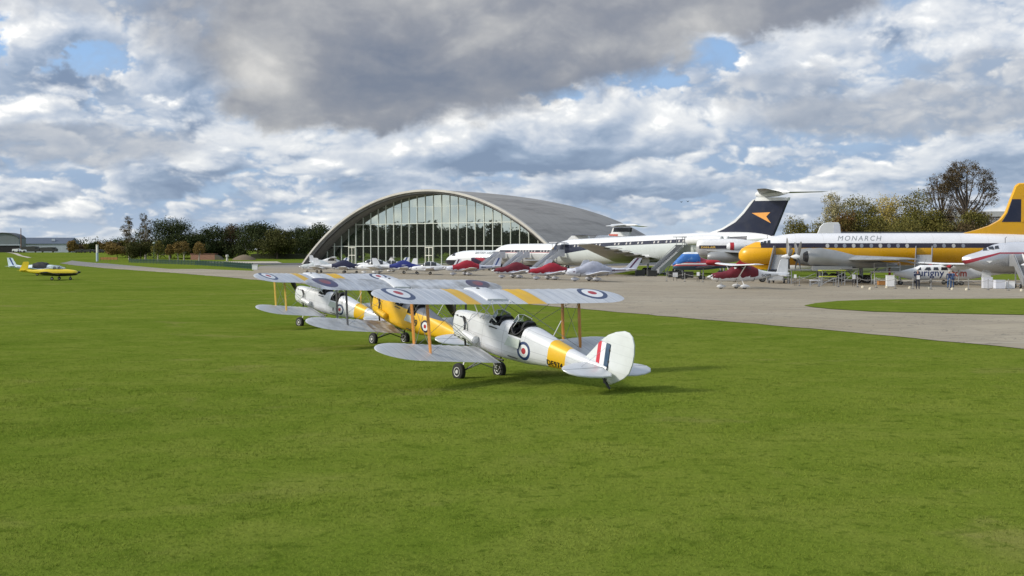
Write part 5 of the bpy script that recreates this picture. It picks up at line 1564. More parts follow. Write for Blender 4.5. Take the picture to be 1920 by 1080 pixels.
HB, _ = H_.body('fuselage', [(0, .3, 1.35, 1.75, 2.4), (.5, .6, 1.2, 2.3, 2.4), (2, .75, 1.15, 3.2, 2.4), (4, .75, 1.2, 2.6, 2.2), (6, .5, 1.4, 2.1, 2), (9.5, .15, 1.5, 1.85, 2)], mat('stripe_livery', fn=bl_col, rough=.3), n=20)
HC = Body([(-.03, .32, 1.75, 1.95, 3), (.5, .66, 1.85, 2.55, 3), (1.6, .82, 1.9, 3.42, 3), (3.0, .82, 1.9, 3.42, 3), (3.3, .78, 1.9, 2.9, 3)])
mb = HC.mesh([-.03, .2, .5, .8, 1.1, 1.4, 1.7, 2.2, 2.7, 3.0, 3.2, 3.3], 20)
mb.v = [(x, y + .03 * math.sin(z * 9 + x * 5), z + .03 * math.sin(x * 7 + y * 6)) for x, y, z in mb.v]
mb.obj('nose_cover', mat('blue_tarpaulin', fn=lambda c: c.mix(c.z > 3.2, c.mix(c.noise(2.5, 4).step(.55, .65) * .5, (.03, .16, .50), (.25, .42, .68)), (.70, .74, .78)), rough=.6, bump=.6, bscale=4), H_.root, 40)
for s_ in (1, -1): H_.wing('wing', s_, .6, 6.0, 2.6, 3.2, 1.9, 1.2, 1.45, 1.75, .16, .08, NAVYM)
H_.plate('fin', [(7.6, 1.8), (8.6, 2.6), (9.3, 2.7), (9.7, 1.7)], .12, REDM, px=False)
mb = MB(); mb.lathe((-4.0, .72, 2.15), (-1, 0, 0), [(0, .2), (.3, .32), (1.4, .3), (1.8, .1)], 12); mb.obj('red_nacelle', REDM, H_.root, 40)
H_.gear(1.2, 0, .22, .16, .06, 1.3); H_.gear(3.6, 1.3, .26, .18, .06, 1.4); H_.gear(3.6, -1.3, .26, .18, .06, 1.4)

# ---------------------------------------------------------------- white island hopper
I_ = Plane('island_hopper', 'white propeller aircraft with aurigny.com in blue and red letters on its side', 'aircraft', (P(1675, 134), 134), 180, 0)
IB, _ = I_.body('fuselage', [(0, .06, 1.1, 1.25, 2), (.5, .25, .92, 1.4, 2.2), (1.6, .5, .62, 1.68, 2.6), (2.3, .58, .55, 1.85, 3), (2.9, .6, .55, 2.1, 3.4), (7.5, .6, .58, 2.12, 3.4), (10, .35, .95, 1.95, 2.6), (12.5, .1, 1.3, 1.7, 2)], mat('clean_white_paint', col=(.82, .83, .83), rough=.3, dirt=.06), n=28)
for a, b_ in ((2.35, 2.75), (3.05, 3.75), (4.0, 4.55), (4.8, 5.5)):
    mb = MB(); mb.prism([V(-a, IB.y(a, 1.6) + .004, 1.58), V(-b_, IB.y(b_, 1.6) + .004, 1.58), V(-b_ + .05, IB.y(b_, 1.9) + .0, 1.88), V(-a - (.25 if a < 3.5 else .04), IB.y(a + .2, 1.9) + .0, 1.88)], (0, .02, 0)); mb.obj('cabin_window', WINDK, I_.root)
text_on(IB, 'aurigny', 1.95, .96, 1.02, BLUEL, I_.root, sx=1.04, spacing=1.02, bold=.012)
text_on(IB, '.com', 5.62, .93, 1.02, REDL, I_.root, sx=.95, spacing=.98)
for s_ in (1, -1):
    I_.wing('wing', s_, 0, 8.2, 4.9, 4.9, 2.0, 2.0, 2.18, 2.25, .14, .12, WHT)
    mb = MB(); mb.lathe((-5.0, s_ * 3.0, 1.98), (-1, 0, 0), [(0, .22), (.3, .34), (1.4, .32), (2.2, .15)], 14); nc = mb.obj('engine_nacelle', WHT, I_.root, 40)
    prop(nc, (-4.9, s_ * 3.0, 1.98), 1.0, 2, DSTEEL, REDM, width=.14, spr=.17, spl=.4, phase=.1)
    I_.gear(6.2, s_ * 1.9, .25, .2, .07, 1.9, 2)
I_.gear(.75, 0, .27, .18, .06, .9)
I_.plate('fin', [(10.3, 1.8), (11.6, 4.2), (12.8, 4.3), (12.9, 1.6)], .14, WHT, px=False)
mb = MB(); mb.tube([V(-3.2, 0, 2.2), V(-3.45, 0, 2.75)], .02, 5); mb.obj('aerial', DSTEEL, I_.root)

# ================================================================== AIRSTAIRS
ALU = mat('stair_aluminium', col=(.40, .41, .42), rough=.4, metal=.4, dirt=.25)
SW = mat('stair_white', col=(.62, .63, .67), rough=.45, dirt=.15)


def airstairs(label, base, head, run, h, w_=1.7, canopy=False, panel=True, nst=None, m=None, side_full=True):
    m = m or SW
    t = thing('airstairs', label, 'airstairs', (base[0], base[1], 0), R(head), 'airstairs at the museum airliners')
    n = nst or int(h / .22)
    sb = MB(); sb.box((0, 0, 0), (run / n * 1.02, w_ - .12, .045)); sb.box((-run / n / 2, 0, -.1), (.02, w_ - .14, .16)); sm_ = sb.mesh('step', ALU)
    for i in range(n): link('step', sm_, t, loc=(.5 + run * (i + .5) / n, 0, .35 + (h - .35) * (i + 1) / n))
    for s in (1, -1):
        b = MB(); y = s * w_ / 2
        lo = -.35
        b.prism([V(.35, y, .22), V(.30, y, .95), V(.5 + run, y, h + .75), V(.5 + run, y, h - .12)], (0, .05 * s, 0))
        b.obj('side_panel', m, t)
        b = MB(); b.tube([V(.3, y, 1.05), V(.5 + run, y, h + 1.02), V(1.9 + run, y, h + 1.02)], .035, 6); b.obj('handrail', ALU, t)
        b = MB(); b.prism([V(.5 + run, y, h - .1), V(1.9 + run, y, h - .1), V(1.9 + run, y, h + 1.0), V(.5 + run, y, h + 1.0)], (0, .06 * s, 0)); b.obj('platform_screen', m if panel else ALU, t)
        for x in (1.4, .5 + run * .95): 
            b = MB(); b.box((x, y * .9, (.35 + (h - .35) * (x - .5) / run) / 2), (.1, .1, .35 + (h - .35) * (x - .5) / run)); b.obj('support_leg', ALU, t)
            wheel(t, (x, y * .95, .22), .22, .14, TYRE, ALU, n=10)
    b = MB(); b.box((1.2 + run, 0, h), (1.4, w_ - .05, .08)); b.obj('platform', ALU, t)
    b = MB(); b.box((run * .55 + .6, 0, .42), (run * 1.0, w_ * .7, .14)); b.tube([V(run * .6, .3, .45), V(run + .3, .3, h - .2)], .06, 6); b.obj('chassis', ALU, t)
    if canopy:
        b = MB()
        for s in (1, -1):
            for x in (.7 + run, 1.8 + run): b = MB(); b.tube([V(x, s * w_ / 2, h + .9), V(x, s * w_ / 2, h + 2.15)], .04, 5); b.obj('canopy_post', ALU, t)
        b = MB(); b.box((1.25 + run, 0, h + 2.2), (2.3, w_ + .3, .12)); b.obj('canopy', m, t)
    return t


hd = 39
def stair_to(plane, B, xa, h, run, head, gap=1.95):
    r_ = plane.root.rotation_euler[2]
    p = plane.n + plane.aft * xa; port = V(-math.sin(r_), math.cos(r_), 0)
    q = p + port * (B.y(xa, h) + .25); d = V(math.cos(R(head)), math.sin(R(head)), 0)
    b = q - d * (run + gap)
    return (b.x, b.y)


airstairs('airstairs with canopy rising to the front door of the navy-finned jet', stair_to(A, VCB, 5.4, 2.75, 3.9, 39), 39, 3.9, 2.75, canopy=True)
airstairs('airstairs with canopy rising to the rear door of the navy-finned jet', stair_to(A, VCB, 33.4, 3.4, 4.4, 34), 34, 4.4, 3.4, canopy=True, m=ALU)
airstairs('white airstairs at the front door of the half-hidden trijet', stair_to(B2, TB, 4.8, 2.4, 3.3, 41), 41, 3.3, 2.4)
airstairs('white airstairs at the second door of the half-hidden trijet', stair_to(B2, TB, 11.5, 2.4, 3.3, 41), 41, 3.3, 2.4)
airstairs('airstairs with visible steps at the front of the yellow airliner, left of the big propellers', stair_to(D, BB, P(1466, 145) - NX, 3.1, 3.6, 68), 68, 3.6, 3.1, m=ALU)
airstairs('airstairs with visible steps at the rear door of the yellow airliner, right of its wing', stair_to(D, BB, P(1728, 145) - NX, 3.1, 3.6, 70), 70, 3.6, 3.1, m=ALU)
airstairs('narrow metal airstairs leading up to the silver airliner', stair_to(E_, VB, 4.7, 2.2, 2.6, 86), 86, 2.6, 2.2, w_=1.3, panel=False, m=ALU)

# ================================================================== LIGHT AIRCRAFT
COV = {}


def cover_mat(name, col):
    return mat(name, fn=lambda c: c.mix(c.noise(1.6, 5, .6).step(.4, .7) * .45, col, tuple(v * .55 for v in col)), rough=.7, bump=.7, bscale=3.5, dirt=.05)


def light_plane(label, px_, d, yaw, kind='low', paint=WHT, cover=None, crange=(.2, 4.3), stripe=None, k=1.0, fin_sweep=.9, spats=True, spin=None, reg=None, z0=0, ttail=False, bare_prop=True, group='light aircraft parked in a row', canopy=True,
                name='light_aircraft', wingm=None, hump_h=.56):
    wingm = wingm or paint
    t = thing(name, label, 'light aircraft', (P(px_, d), d, z0), R(yaw), group); t.scale = (k, k, k)
    ox = 2.4
    hi = kind == 'high'
    zb = .75 if hi else .62
    if hi: st = [(0, .22, .95, 1.3, 2.2), (.25, .42, .80, 1.5, 2.5), (1.3, .52, .72, 1.62, 2.8), (1.9, .55, .70, 1.9, 3), (2.3, .56, .70, 2.18, 3.2), (3.9, .55, .74, 2.2, 3.2), (4.8, .42, .92, 1.85, 2.8), (6.2, .22, 1.18, 1.62, 2.4), (7.9, .06, 1.35, 1.55, 2)]
    else: st = [(0, .18, .80, 1.1, 2.2), (.25, .40, .64, 1.28, 2.5), (1.2, .52, .54, 1.42, 2.7), (2.2, .56, .50, 1.50, 2.7), (3.8, .52, .56, 1.52, 2.6), (5.2, .32, .78, 1.42, 2.4), (6.6, .16, 1.0, 1.34, 2.2), (7.7, .05, 1.14, 1.28, 2)]
    B = Body(st, ox)
    B.mesh([0, .08, .25, .6, 1.0, 1.3, 1.6, 1.9, 2.3, 2.8, 3.4, 3.9, 4.4, 5, 5.8, 6.6, 7.4, st[-1][0]], 20).obj('fuselage', paint, t, 40)
    top = 2.15 if not hi else 2.3
    if not hi and canopy and not cover:
        Cn = Body([(1.55, .30, 1.2, 1.45, 2.2), (2.0, .46, 1.15, 1.85, 2.3), (2.6, .50, 1.15, 2.08, 2.4), (3.4, .48, 1.15, 2.06, 2.4), (4.1, .40, 1.2, 1.80, 2.3), (4.9, .2, 1.25, 1.42, 2.2)], ox)
        Cn.mesh([1.55, 1.75, 2.0, 2.3, 2.6, 3.0, 3.4, 3.8, 4.1, 4.5, 4.9], 20).obj('canopy', GLS, t, 40)
        mb = MB()
        for xx in (2.05, 3.0, 3.95):
            r1 = Cn.ring(xx, 20, .015); r2 = Cn.ring(xx + (.09 if xx != 3.95 else .9), 20, .015); mb.loft([r1, r2], False)
        r1 = [Cn.ring(x, 20, .018)[4:6] for x in (2.05, 2.6, 3.4, 4.1)]
        mb.loft([Cn.ring(x, 20, .017)[3:7] for x in (2.05, 2.6, 3.4, 4.1)], False, False)
        mb.obj('canopy_frame', paint, t, 40)
    if hi:
        for s in (1, -1):
            mb = MB(); mb.prism([V(ox - 2.2, s * (B.y(2.2, 1.7) + .0), 1.62), V(ox - 3.9, s * (B.y(3.9, 1.7)), 1.62), V(ox - 3.8, s * (B.y(3.8, 2.0)), 2.05), V(ox - 2.45, s * (B.y(2.45, 2.0)), 2.05)], (0, .02 * s, 0)); mb.obj('side_window', GLS, t)
    for s in (1, -1):
        if hi: sec = [(0, 2.0, 1.6, 2.24), (2.6, 2.0, 1.6, 2.30), (5.3, 2.2, 1.15, 2.38)]
        else: sec = [(.3, 2.0, 1.7, .68), (1.4, 2.25, 1.5, .76), (4.8, 2.35, 1.25, 1.08)]
        ss_ = [(y * s, xl - ox, ch, z, .11, 0) for y, xl, ch, z in sec]; y, xl, ch, z = sec[-1]
        ss_.append(((y + .14) * s, xl - ox + .1, ch * .72, z + .01, .04, 0))
        wing_mesh(ss_).obj('wing', wingm, t, 40)
        if hi:
            mb = MB(); mb.strut(V(ox - 2.4, s * .52, .85), V(ox - 2.5, s * 2.7, 2.28), .12, .05); mb.obj('wing_strut', wingm, t, 50)
        tz = 1.3 if not ttail else 2.55
        wing_mesh([(0, 6.75 - ox + (.5 if ttail else 0), .95, tz, .05, 0), (1.5 * s, 6.95 - ox + (.5 if ttail else 0), .7, tz, .035, 0)]).obj('tailplane', paint, t, 40)
    zt = 2.45 if not hi else 2.85
    fo_ = [(6.0, 1.38), (6.6, 1.5), (6.6 + fin_sweep * .55, zt - .1), (6.72 + fin_sweep * .62, zt), (7.35 + fin_sweep * .62, zt), (7.72, 1.3), (7.6, 1.12)]
    mb = MB(); q = [V(ox - a, .04, z) for a, z in fo_]; mb.prism(q, (0, -.08, 0)); f_ = mb.obj('fin', paint, t)
    if stripe:
        mb = MB(); q = [V(ox - a, .047, z) for a, z in ((6.9, 1.4), (7.1, 1.4), (6.6 + fin_sweep * .55 + .55, zt - .02), (6.6 + fin_sweep * .55 + .3, zt - .02))]; mb.prism(q, (0, -.094, 0)); mb.obj('fin_stripe', stripe, f_)
        mb = MB()
        for s in (1, -1):
            pts = [(a, (1.12 if not hi else 1.3) + (a - 4) * .03) for a in (.7, 2, 3.5, 5, 6.5)]
            for (a1, z1), (a2, z2) in zip(pts, pts[1:]):
                mb.add([V(ox - a1, s * (B.y(a1, z1 - .05) + .006), z1 - .05), V(ox - a2, s * (B.y(a2, z2 - .05) + .006), z2 - .05), V(ox - a2, s * (B.y(a2, z2 + .05) + .006), z2 + .05), V(ox - a1, s * (B.y(a1, z1 + .05) + .006), z1 + .05)], [(0, 1, 2, 3)])
        mb.obj('side_stripe', stripe, t)
    if cover:
        c0, c1 = crange; xs_ = list(np.linspace(c0, c1, 15)); Cm = []
        for xx in xs_:
            w0, b0, t0, e0 = interp(st, max(0, xx)); hump = 0
            if not hi: hump = hump_h * math.exp(-(abs(xx - 3.0) / 1.05)**2.4)
            Cm.append((xx, w0 + .05, b0 + .10, t0 + .05 + hump, 2.4))
        Bc = Body(Cm, ox); mb = Bc.mesh(xs_, 22)
        mb.v = [(x, y + .025 * math.sin(z * 11 + x * 7), z + .03 * math.sin(x * 9 + y * 8)) for x, y, z in mb.v]
        mb.obj('fabric_cover', cover, t, 45)
        mb = MB()
        for xx in (c0 + .5, (c0 + c1) / 2, c1 - .4):
            w0, b0, t0, e0 = interp(st, xx); mb.tube([V(ox - xx, w0 + .04, b0 + .3), V(ox - xx, w0 * .5, b0 - .03), V(ox - xx, -w0 * .5, b0 - .03), V(ox - xx, -w0 - .04, b0 + .3)], .025, 5)
        mb.obj('cover_strap', BLK, t)
    pm_ = spin or WHT
    prop(t, (ox + .05, 0, interp(st, 0)[1] + .16 + .06), .85, 2, DSTEEL, pm_, width=.10, spr=.15, spl=.35, phase=.22, hub=.15)
    gw = 1.15 if hi else 1.5
    for (gx, gy, r) in ((1.0, 0, .2), (2.95, gw, .22), (2.95, -gw, .22)):
        wheel(t, (ox - gx, gy, r), r, .14, TYRE, HUBW, n=14)
        mb = MB(); mb.tube([V(ox - gx, gy, r + .1), V(ox - gx, gy * (.38 if hi else .95), .82)], .04, 6); mb.obj('gear_leg', paint, t)
        if spats:
            mb = MB(); mb.loft([[V(ox - gx - x, gy + .12 * f * math.cos(a), r + .06 + .2 * f * math.sin(a)) for a in np.linspace(0, 6.283, 11)[:-1]] for x, f in ((-.42, .1), (-.32, .6), (-.1, 1), (.15, .9), (.55, .1))]); mb.obj('wheel_fairing', paint, t, 50)
    if reg: 
        text_on(B, reg, 4.95, 1.02 if not hi else 1.2, .34, TXT, t, sx=.8)
    return t


C_GREY = cover_mat('pale_grey_cover', (.50, .54, .55)); C_NAVY = cover_mat('navy_cover', (.012, .016, .055)); C_BLUE = cover_mat('royal_blue_cover', (.015, .03, .20))
C_RED = cover_mat('red_cover', (.36, .012, .03)); C_MAR = cover_mat('maroon_cover', (.16, .010, .022)); C_LAV = cover_mat('grey_lilac_cover', (.40, .42, .50)); C_BLK = cover_mat('black_cover', (.012, .014, .02))
BST = mat('blue_stripe', col=(.03, .07, .25), rough=.4); DST = mat('dark_red_stripe', col=(.10, .02, .07), rough=.4)
light_plane('white low-wing aircraft under a pale grey cover, first at the left end of the row', 592, 208, 176, cover=C_GREY, crange=(-.05, 4.6), spats=False, stripe=BST)
light_plane('white low-wing aircraft with a navy cover over nose and cabin', 652, 204, 4, cover=C_NAVY, crange=(-.05, 4.9), spats=False, canopy=False)
light_plane('small white T-tailed aircraft standing behind the row by the glass', 690, 246, 172, ttail=True, k=.92, spats=False)
light_plane('white high-wing aircraft right against the museum glass behind the navy cover', 628, 262, 8, kind='high', k=.95)
light_plane('white low-wing aircraft with blue side stripe next to the navy covered one', 700, 200, 174, stripe=BST, k=1.05)
light_plane('white aircraft with tall pale fin partly behind the blue cover', 728, 216, 172, reg='G-BX', k=.95, fin_sweep=.6)
light_plane('low-wing aircraft with royal blue cover over its front', 764, 199, 6, cover=C_BLUE, crange=(-.05, 5.2), canopy=False, spats=False)
light_plane('bare white low-wing aircraft with clear canopy between the blue and the red covers', 800, 192, 182, stripe=DST, reg='G-BO', k=.95, spats=False, spin=WHT)
light_plane('white low-wing aircraft with short red cover over the cabin and pale swept fin', 868, 186, 192, cover=C_RED, crange=(.9, 4.6), paint=LAV, k=1.05, wingm=mat('cream_wing', col=(.62, .58, .50), rough=.4), stripe=BST, reg='G-LA')
light_plane('low-wing aircraft with dark maroon cover in front of the trijet', 960, 167, 196, cover=C_MAR, crange=(-.05, 4.7), paint=LAV, spin=WHT)
light_plane('low-wing aircraft with bright red cover between the maroon covered and pale grey ones', 1026, 158, 196, cover=C_RED, crange=(-.05, 4.9), paint=LAV, spin=WHT)
light_plane('aircraft with grey lilac cover and dark fin stripe at the right end of the row', 1102, 150, 192, cover=C_LAV, crange=(1.0, 4.9), paint=LAV, stripe=DST, k=1.12, fin_sweep=1.6, reg='VT')
light_plane('white high-wing aircraft with maroon cover and wheel fairings, parked alone on the apron', 1378, 120.5, 190, kind='high', cover=C_MAR, crange=(.1, 4.6), k=.98, spin=WHT, reg='G-CWFS', fin_sweep=.7)
# pair at the far left, on the grass
YF = mat('bright_yellow_paint', fn=lambda c: c.mix(c.z < .93, (.75, .58, .03), (.02, .02, .02)), rough=.3, dirt=.06)
light_plane('yellow and black low-wing aircraft with bubble canopy on the grass', 112, 157, 2, paint=YF, spats=False, spin=BLK, k=.92, fin_sweep=-.3, group='light aircraft on the grass at far left', canopy=False, wingm=BLK)
yp = [o for o in bpy.data.objects if o.get('label', '').startswith('yellow and black low-wing')][0]
Cn = Body([(1.55, .25, 1.2, 1.42, 2.1), (2.0, .42, 1.15, 1.78, 2.1), (2.7, .48, 1.15, 2.0, 2.1), (3.4, .46, 1.15, 1.95, 2.1), (4.2, .34, 1.2, 1.66, 2.1), (4.9, .15, 1.25, 1.42, 2.1)], 2.4)
Cn.mesh([1.55, 1.75, 2.0, 2.3, 2.7, 3.0, 3.4, 3.8, 4.2, 4.6, 4.9], 20).obj('bubble_canopy', PERSP, yp, 40)
mb = MB()
for xx in (2.5, 3.1): mb.box((2.4 - xx, .2, 1.55), (.16, .3, .5)); mb.box((2.4 - xx, -.2, 1.55), (.16, .3, .5))
mb.obj('seat', DSTEEL, yp)
light_plane('white aircraft with blue fin stripe and black canopy cover behind the yellow one', 86, 186, -4, paint=mat('ice_white_paint', col=(.66, .76, .82), rough=.35), cover=C_BLK, crange=(2.1, 4.1), hump_h=.30, stripe=BST, spats=False, k=1.05, fin_sweep=.9, group='light aircraft on the grass at far left')

# exhibits just inside the museum glass
def exhibit(label, px_, d, yaw, m, k, z): 
    t = light_plane(label, px_, d, yaw, paint=m, k=k, z0=z, spats=False, group='aircraft inside the museum', name='exhibit_aircraft'); return t


exhibit('orange nosed trainer hanging behind the museum glass', 868, 325, 250, mat('orange_nose', fn=lambda c: c.mix(c.x > 1.2, (.3, .32, .3), (.6, .25, .03)), rough=.4), 1.7, 7.0)
exhibit('grey aircraft standing behind the left part of the museum glass', 640, 345, 200, mat('exhibit_grey', col=(.5, .55, .5), rough=.4), 1.6, .1)
exhibit('white jet shape parked behind the middle of the museum glass', 790, 330, 185, WHT, 1.8, .1)
exhibit('dark aircraft hanging high behind the museum glass', 770, 345, 160, GREYM, 2.2, 9.5)

# ================================================================== APRON FURNITURE
def post(px_, d, lab, h=.95, m=None):
    t = thing('barrier_post', lab, 'barrier post', (P(px_, d), d, .02), 0, 'rope barrier posts along the apron')
    b = MB(); b.lathe((0, 0, 0), (0, 0, 1), [(0, .16), (.04, .15), (.06, .04), (.07, .03)], 12); b.obj('base', DSTEEL, t, 40)
    b = MB(); b.lathe((0, 0, .05), (0, 0, 1), [(0, .035), (h - .08, .035), (h - .05, .05), (h, .045), (h + .03, .01)], 8); b.obj('pole', m or ALU, t, 40)
    return t


bp_ = [(1250, 150, 'left of the navy-finned jet main wheels'), (1284, 148, 'under the nose of the blue covered aircraft'), (1318, 146, 'below the red belly line of the blue covered aircraft'), (1499, 130, 'right of the maroon covered high-wing aircraft tail'), (1535, 128, 'below the big propellers'),
       (1572, 127, 'in front of the yellow-green stand'), (1608, 126, 'left of the white notice under the grey engine'), (1643, 124, 'between the yellow airliner wheels and the island hopper'), (1679, 121, 'under the white nose of the island hopper'), (1712, 119.5, 'just left of the person in dark blue'),
       (1746, 118.5, 'below the first letters on the island hopper'), (1781, 118, 'in front of the person in blue jeans'), (1816, 117.5, 'under the silver nose'), (1853, 116.5, 'left of the metal airstairs of the silver airliner'), (1891, 115.5, 'right of the metal airstairs foot')]
pts_ = []
for px_, d, lab in bp_:
    post(px_, d, 'thin grey rope barrier post ' + lab); pts_.append(V(P(px_, d), d, .93))
mb = MB()
for a, b_ in list(zip(pts_, pts_[1:])):
    if (b_ - a).length > 8: continue
    mb.tube([a.lerp(b_, k / 6) - V(0, 0, .22 * math.sin(math.pi * k / 6)) for k in range(7)], .016, 4)
tag(mb.obj('barrier_rope', mat('grey_rope', col=(.35, .34, .32), rough=.9)), 'grey rope sagging between the barrier posts along the apron', 'rope')
CR = mat('cream_marker', col=(.55, .50, .38), rough=.7)
for i, (px_, d) in enumerate(((1618, 123), (1632, 118), (1663, 123), (1706, 121), (1742, 119), (1786, 117), (1813, 116), (1916, 113))):
    b = MB(); b.lathe((0, 0, 0), (0, 0, 1), [(0, .16), (.12, .15), (.2, .08), (.22, .01)], 10)
    tag(b.obj('ground_marker', CR, loc=(P(px_, d), d, .02), smooth=50), 'small cream ground marker ' + ['left of the white notice under the yellow airliner', 'farthest out on the apron left of the island hopper', 'beside the white box under the white nose', 'left of the person in dark blue', 'right of the person in dark blue', 'at the feet of the person in jeans', 'in front of the silver airliner nose wheel', 'at the right edge of the apron'][i], 'marker', 'cream markers on the apron')


def board(lab, px_, d, h, w_, z, m=WHT, name='notice_board'):
    t = thing(name, lab, 'notice', (P(px_, d), d, 0), R(random.uniform(-8, 8)), 'white notices on stands')
    b = MB(); b.box((0, -.05, z), (w_, .03, h)); b.obj('panel', m, t)
    b = MB(); b.tube([(-w_ * .35, 0, 0), (-w_ * .35, 0, z + h * .4)], .025, 5); b.tube([(w_ * .35, 0, 0), (w_ * .35, 0, z + h * .4)], .025, 5); b.obj('stand', DSTEEL, t)


board('small white notice below the blue covered aircraft', 1309, 146, .42, .32, .95)
board('small white notice left of the big propellers', 1491, 130, .36, .26, 1.0)
board('white notice under the grey engine of the yellow airliner', 1601, 128, .46, .32, .98)
board('bright white notice beside the metal airstairs', 1862, 122, .55, .5, .4)
board('white notice at the foot of the jet rear airstairs', 1266, 152, .5, .6, .75)


def crate(lab, px_, d, dims, m, cat='box', name='equipment_box', z=0):
    t = thing(name, lab, cat, (P(px_, d), d, z), R(random.uniform(-12, 12)))
    b = MB(); b.box((0, 0, dims[2] / 2 + .06), dims); b.obj('body', m, t)
    b = MB(); b.box((0, 0, dims[2] + .085), (dims[0] + .04, dims[1] + .04, .05)); b.obj('lid', m, t)
    b = MB()
    for x in (-.4, .4): b.box((dims[0] * x, 0, .03), (.08, dims[1], .06))
    b.obj('runner', DSTEEL, t)


crate('white cabinet standing under the nose of the island hopper', 1669, 127, (.75, .6, 1.05), WHT)
crate('grey-white cabinet left of the metal airstairs', 1851, 121, (.85, .7, 1.0), SW)
crate('low white equipment box at the foot of the metal airstairs', 1874, 120, (.9, .6, .75), LAV)
crate('second low white equipment box right of the airstairs foot', 1894, 120.5, (.75, .6, .6), WHT)
crate('orange and yellow wooden crate under the flap of the yellow airliner', 1660, 133, (1.5, .8, .35), mat('crate_orange', col=(.42, .20, .06), rough=.7), 'crate', 'wooden_crate')
for i in range(5):
    crate('dark equipment trunk %s' % ['left of the jet main wheels', 'just right of the jet main wheels', 'behind the pale grey aircraft tail', 'under the jet rear fuselage', 'between the jet and the blue covered aircraft'][i], (1222, 1262, 1200, 1290, 1278)[i], (178, 172, 182, 168, 164)[i], (1.3, .8, .75), DKG, 'case', 'storage_case')


def stand(lab, px_, d, L_, w_, h, topm, legm=ALU, rail=True, name='work_stand', cat='work stand'):
    t = thing(name, lab, cat, (P(px_, d), d, 0), R(random.uniform(-6, 6)), 'work stands under the yellow airliner')
    b = MB(); b.box((0, 0, h), (L_, w_, .1)); b.obj('deck', topm, t)
    b0 = MB(); b0.box((0, 0, h / 2), (.07, .07, h)); lm_ = b0.mesh('leg', legm)
    for x in (-.46, .46):
        for y in (-.42, .42): link('leg', lm_, t, loc=(x * L_, y * w_, 0))
    b = MB(); b.tube([(-.46 * L_, -.42 * w_, .15), (.46 * L_, -.42 * w_, h * .9)], .03, 5); b.tube([(-.46 * L_, -.42 * w_, h * .5), (.46 * L_, -.42 * w_, h * .5)], .03, 5); b.obj('brace', legm, t)
    if rail:
        b = MB()
        for z in (h + .5, h + .95): b.tube([(-.48 * L_, -.45 * w_, z), (.48 * L_, -.45 * w_, z)], .03, 5)
        for x in (-.48, 0, .48): b.tube([(x * L_, -.45 * w_, h), (x * L_, -.45 * w_, h + .95)], .03, 5)
        b.obj('guard_rail', legm, t)


YG = mat('yellow_green_sheet', col=(.42, .46, .05), rough=.6)
stand('work stand with yellow-green top under the big propellers', 1560, 133, 2.6, 1.2, 1.55, YG, rail=False)
stand('lower yellow-green stand in front of the taller one', 1552, 131, 1.6, 1.0, .95, YG, rail=False)
stand('white railed platform under the wing tip of the yellow airliner', 1660, 136, 2.9, 1.2, 1.35, WHT, WHT)
stand('grey table stand left of the yellow-green one', 1528, 129, 1.0, .8, .62, SW, rail=False)
stand('grey frame stand behind the maroon covered aircraft tail', 1508, 137, 3.4, 1.5, 1.55, GREYM, ALU, rail=False)
stand('dark blue topped frame stand right of the maroon covered aircraft', 1462, 141, 2.6, 1.4, 1.5, NAVYM, ALU, rail=False)
stand('grey steel stand by the yellow airliner main wheels', 1590, 136, 1.8, 1.2, 1.7, GREYM, ALU, rail=False)


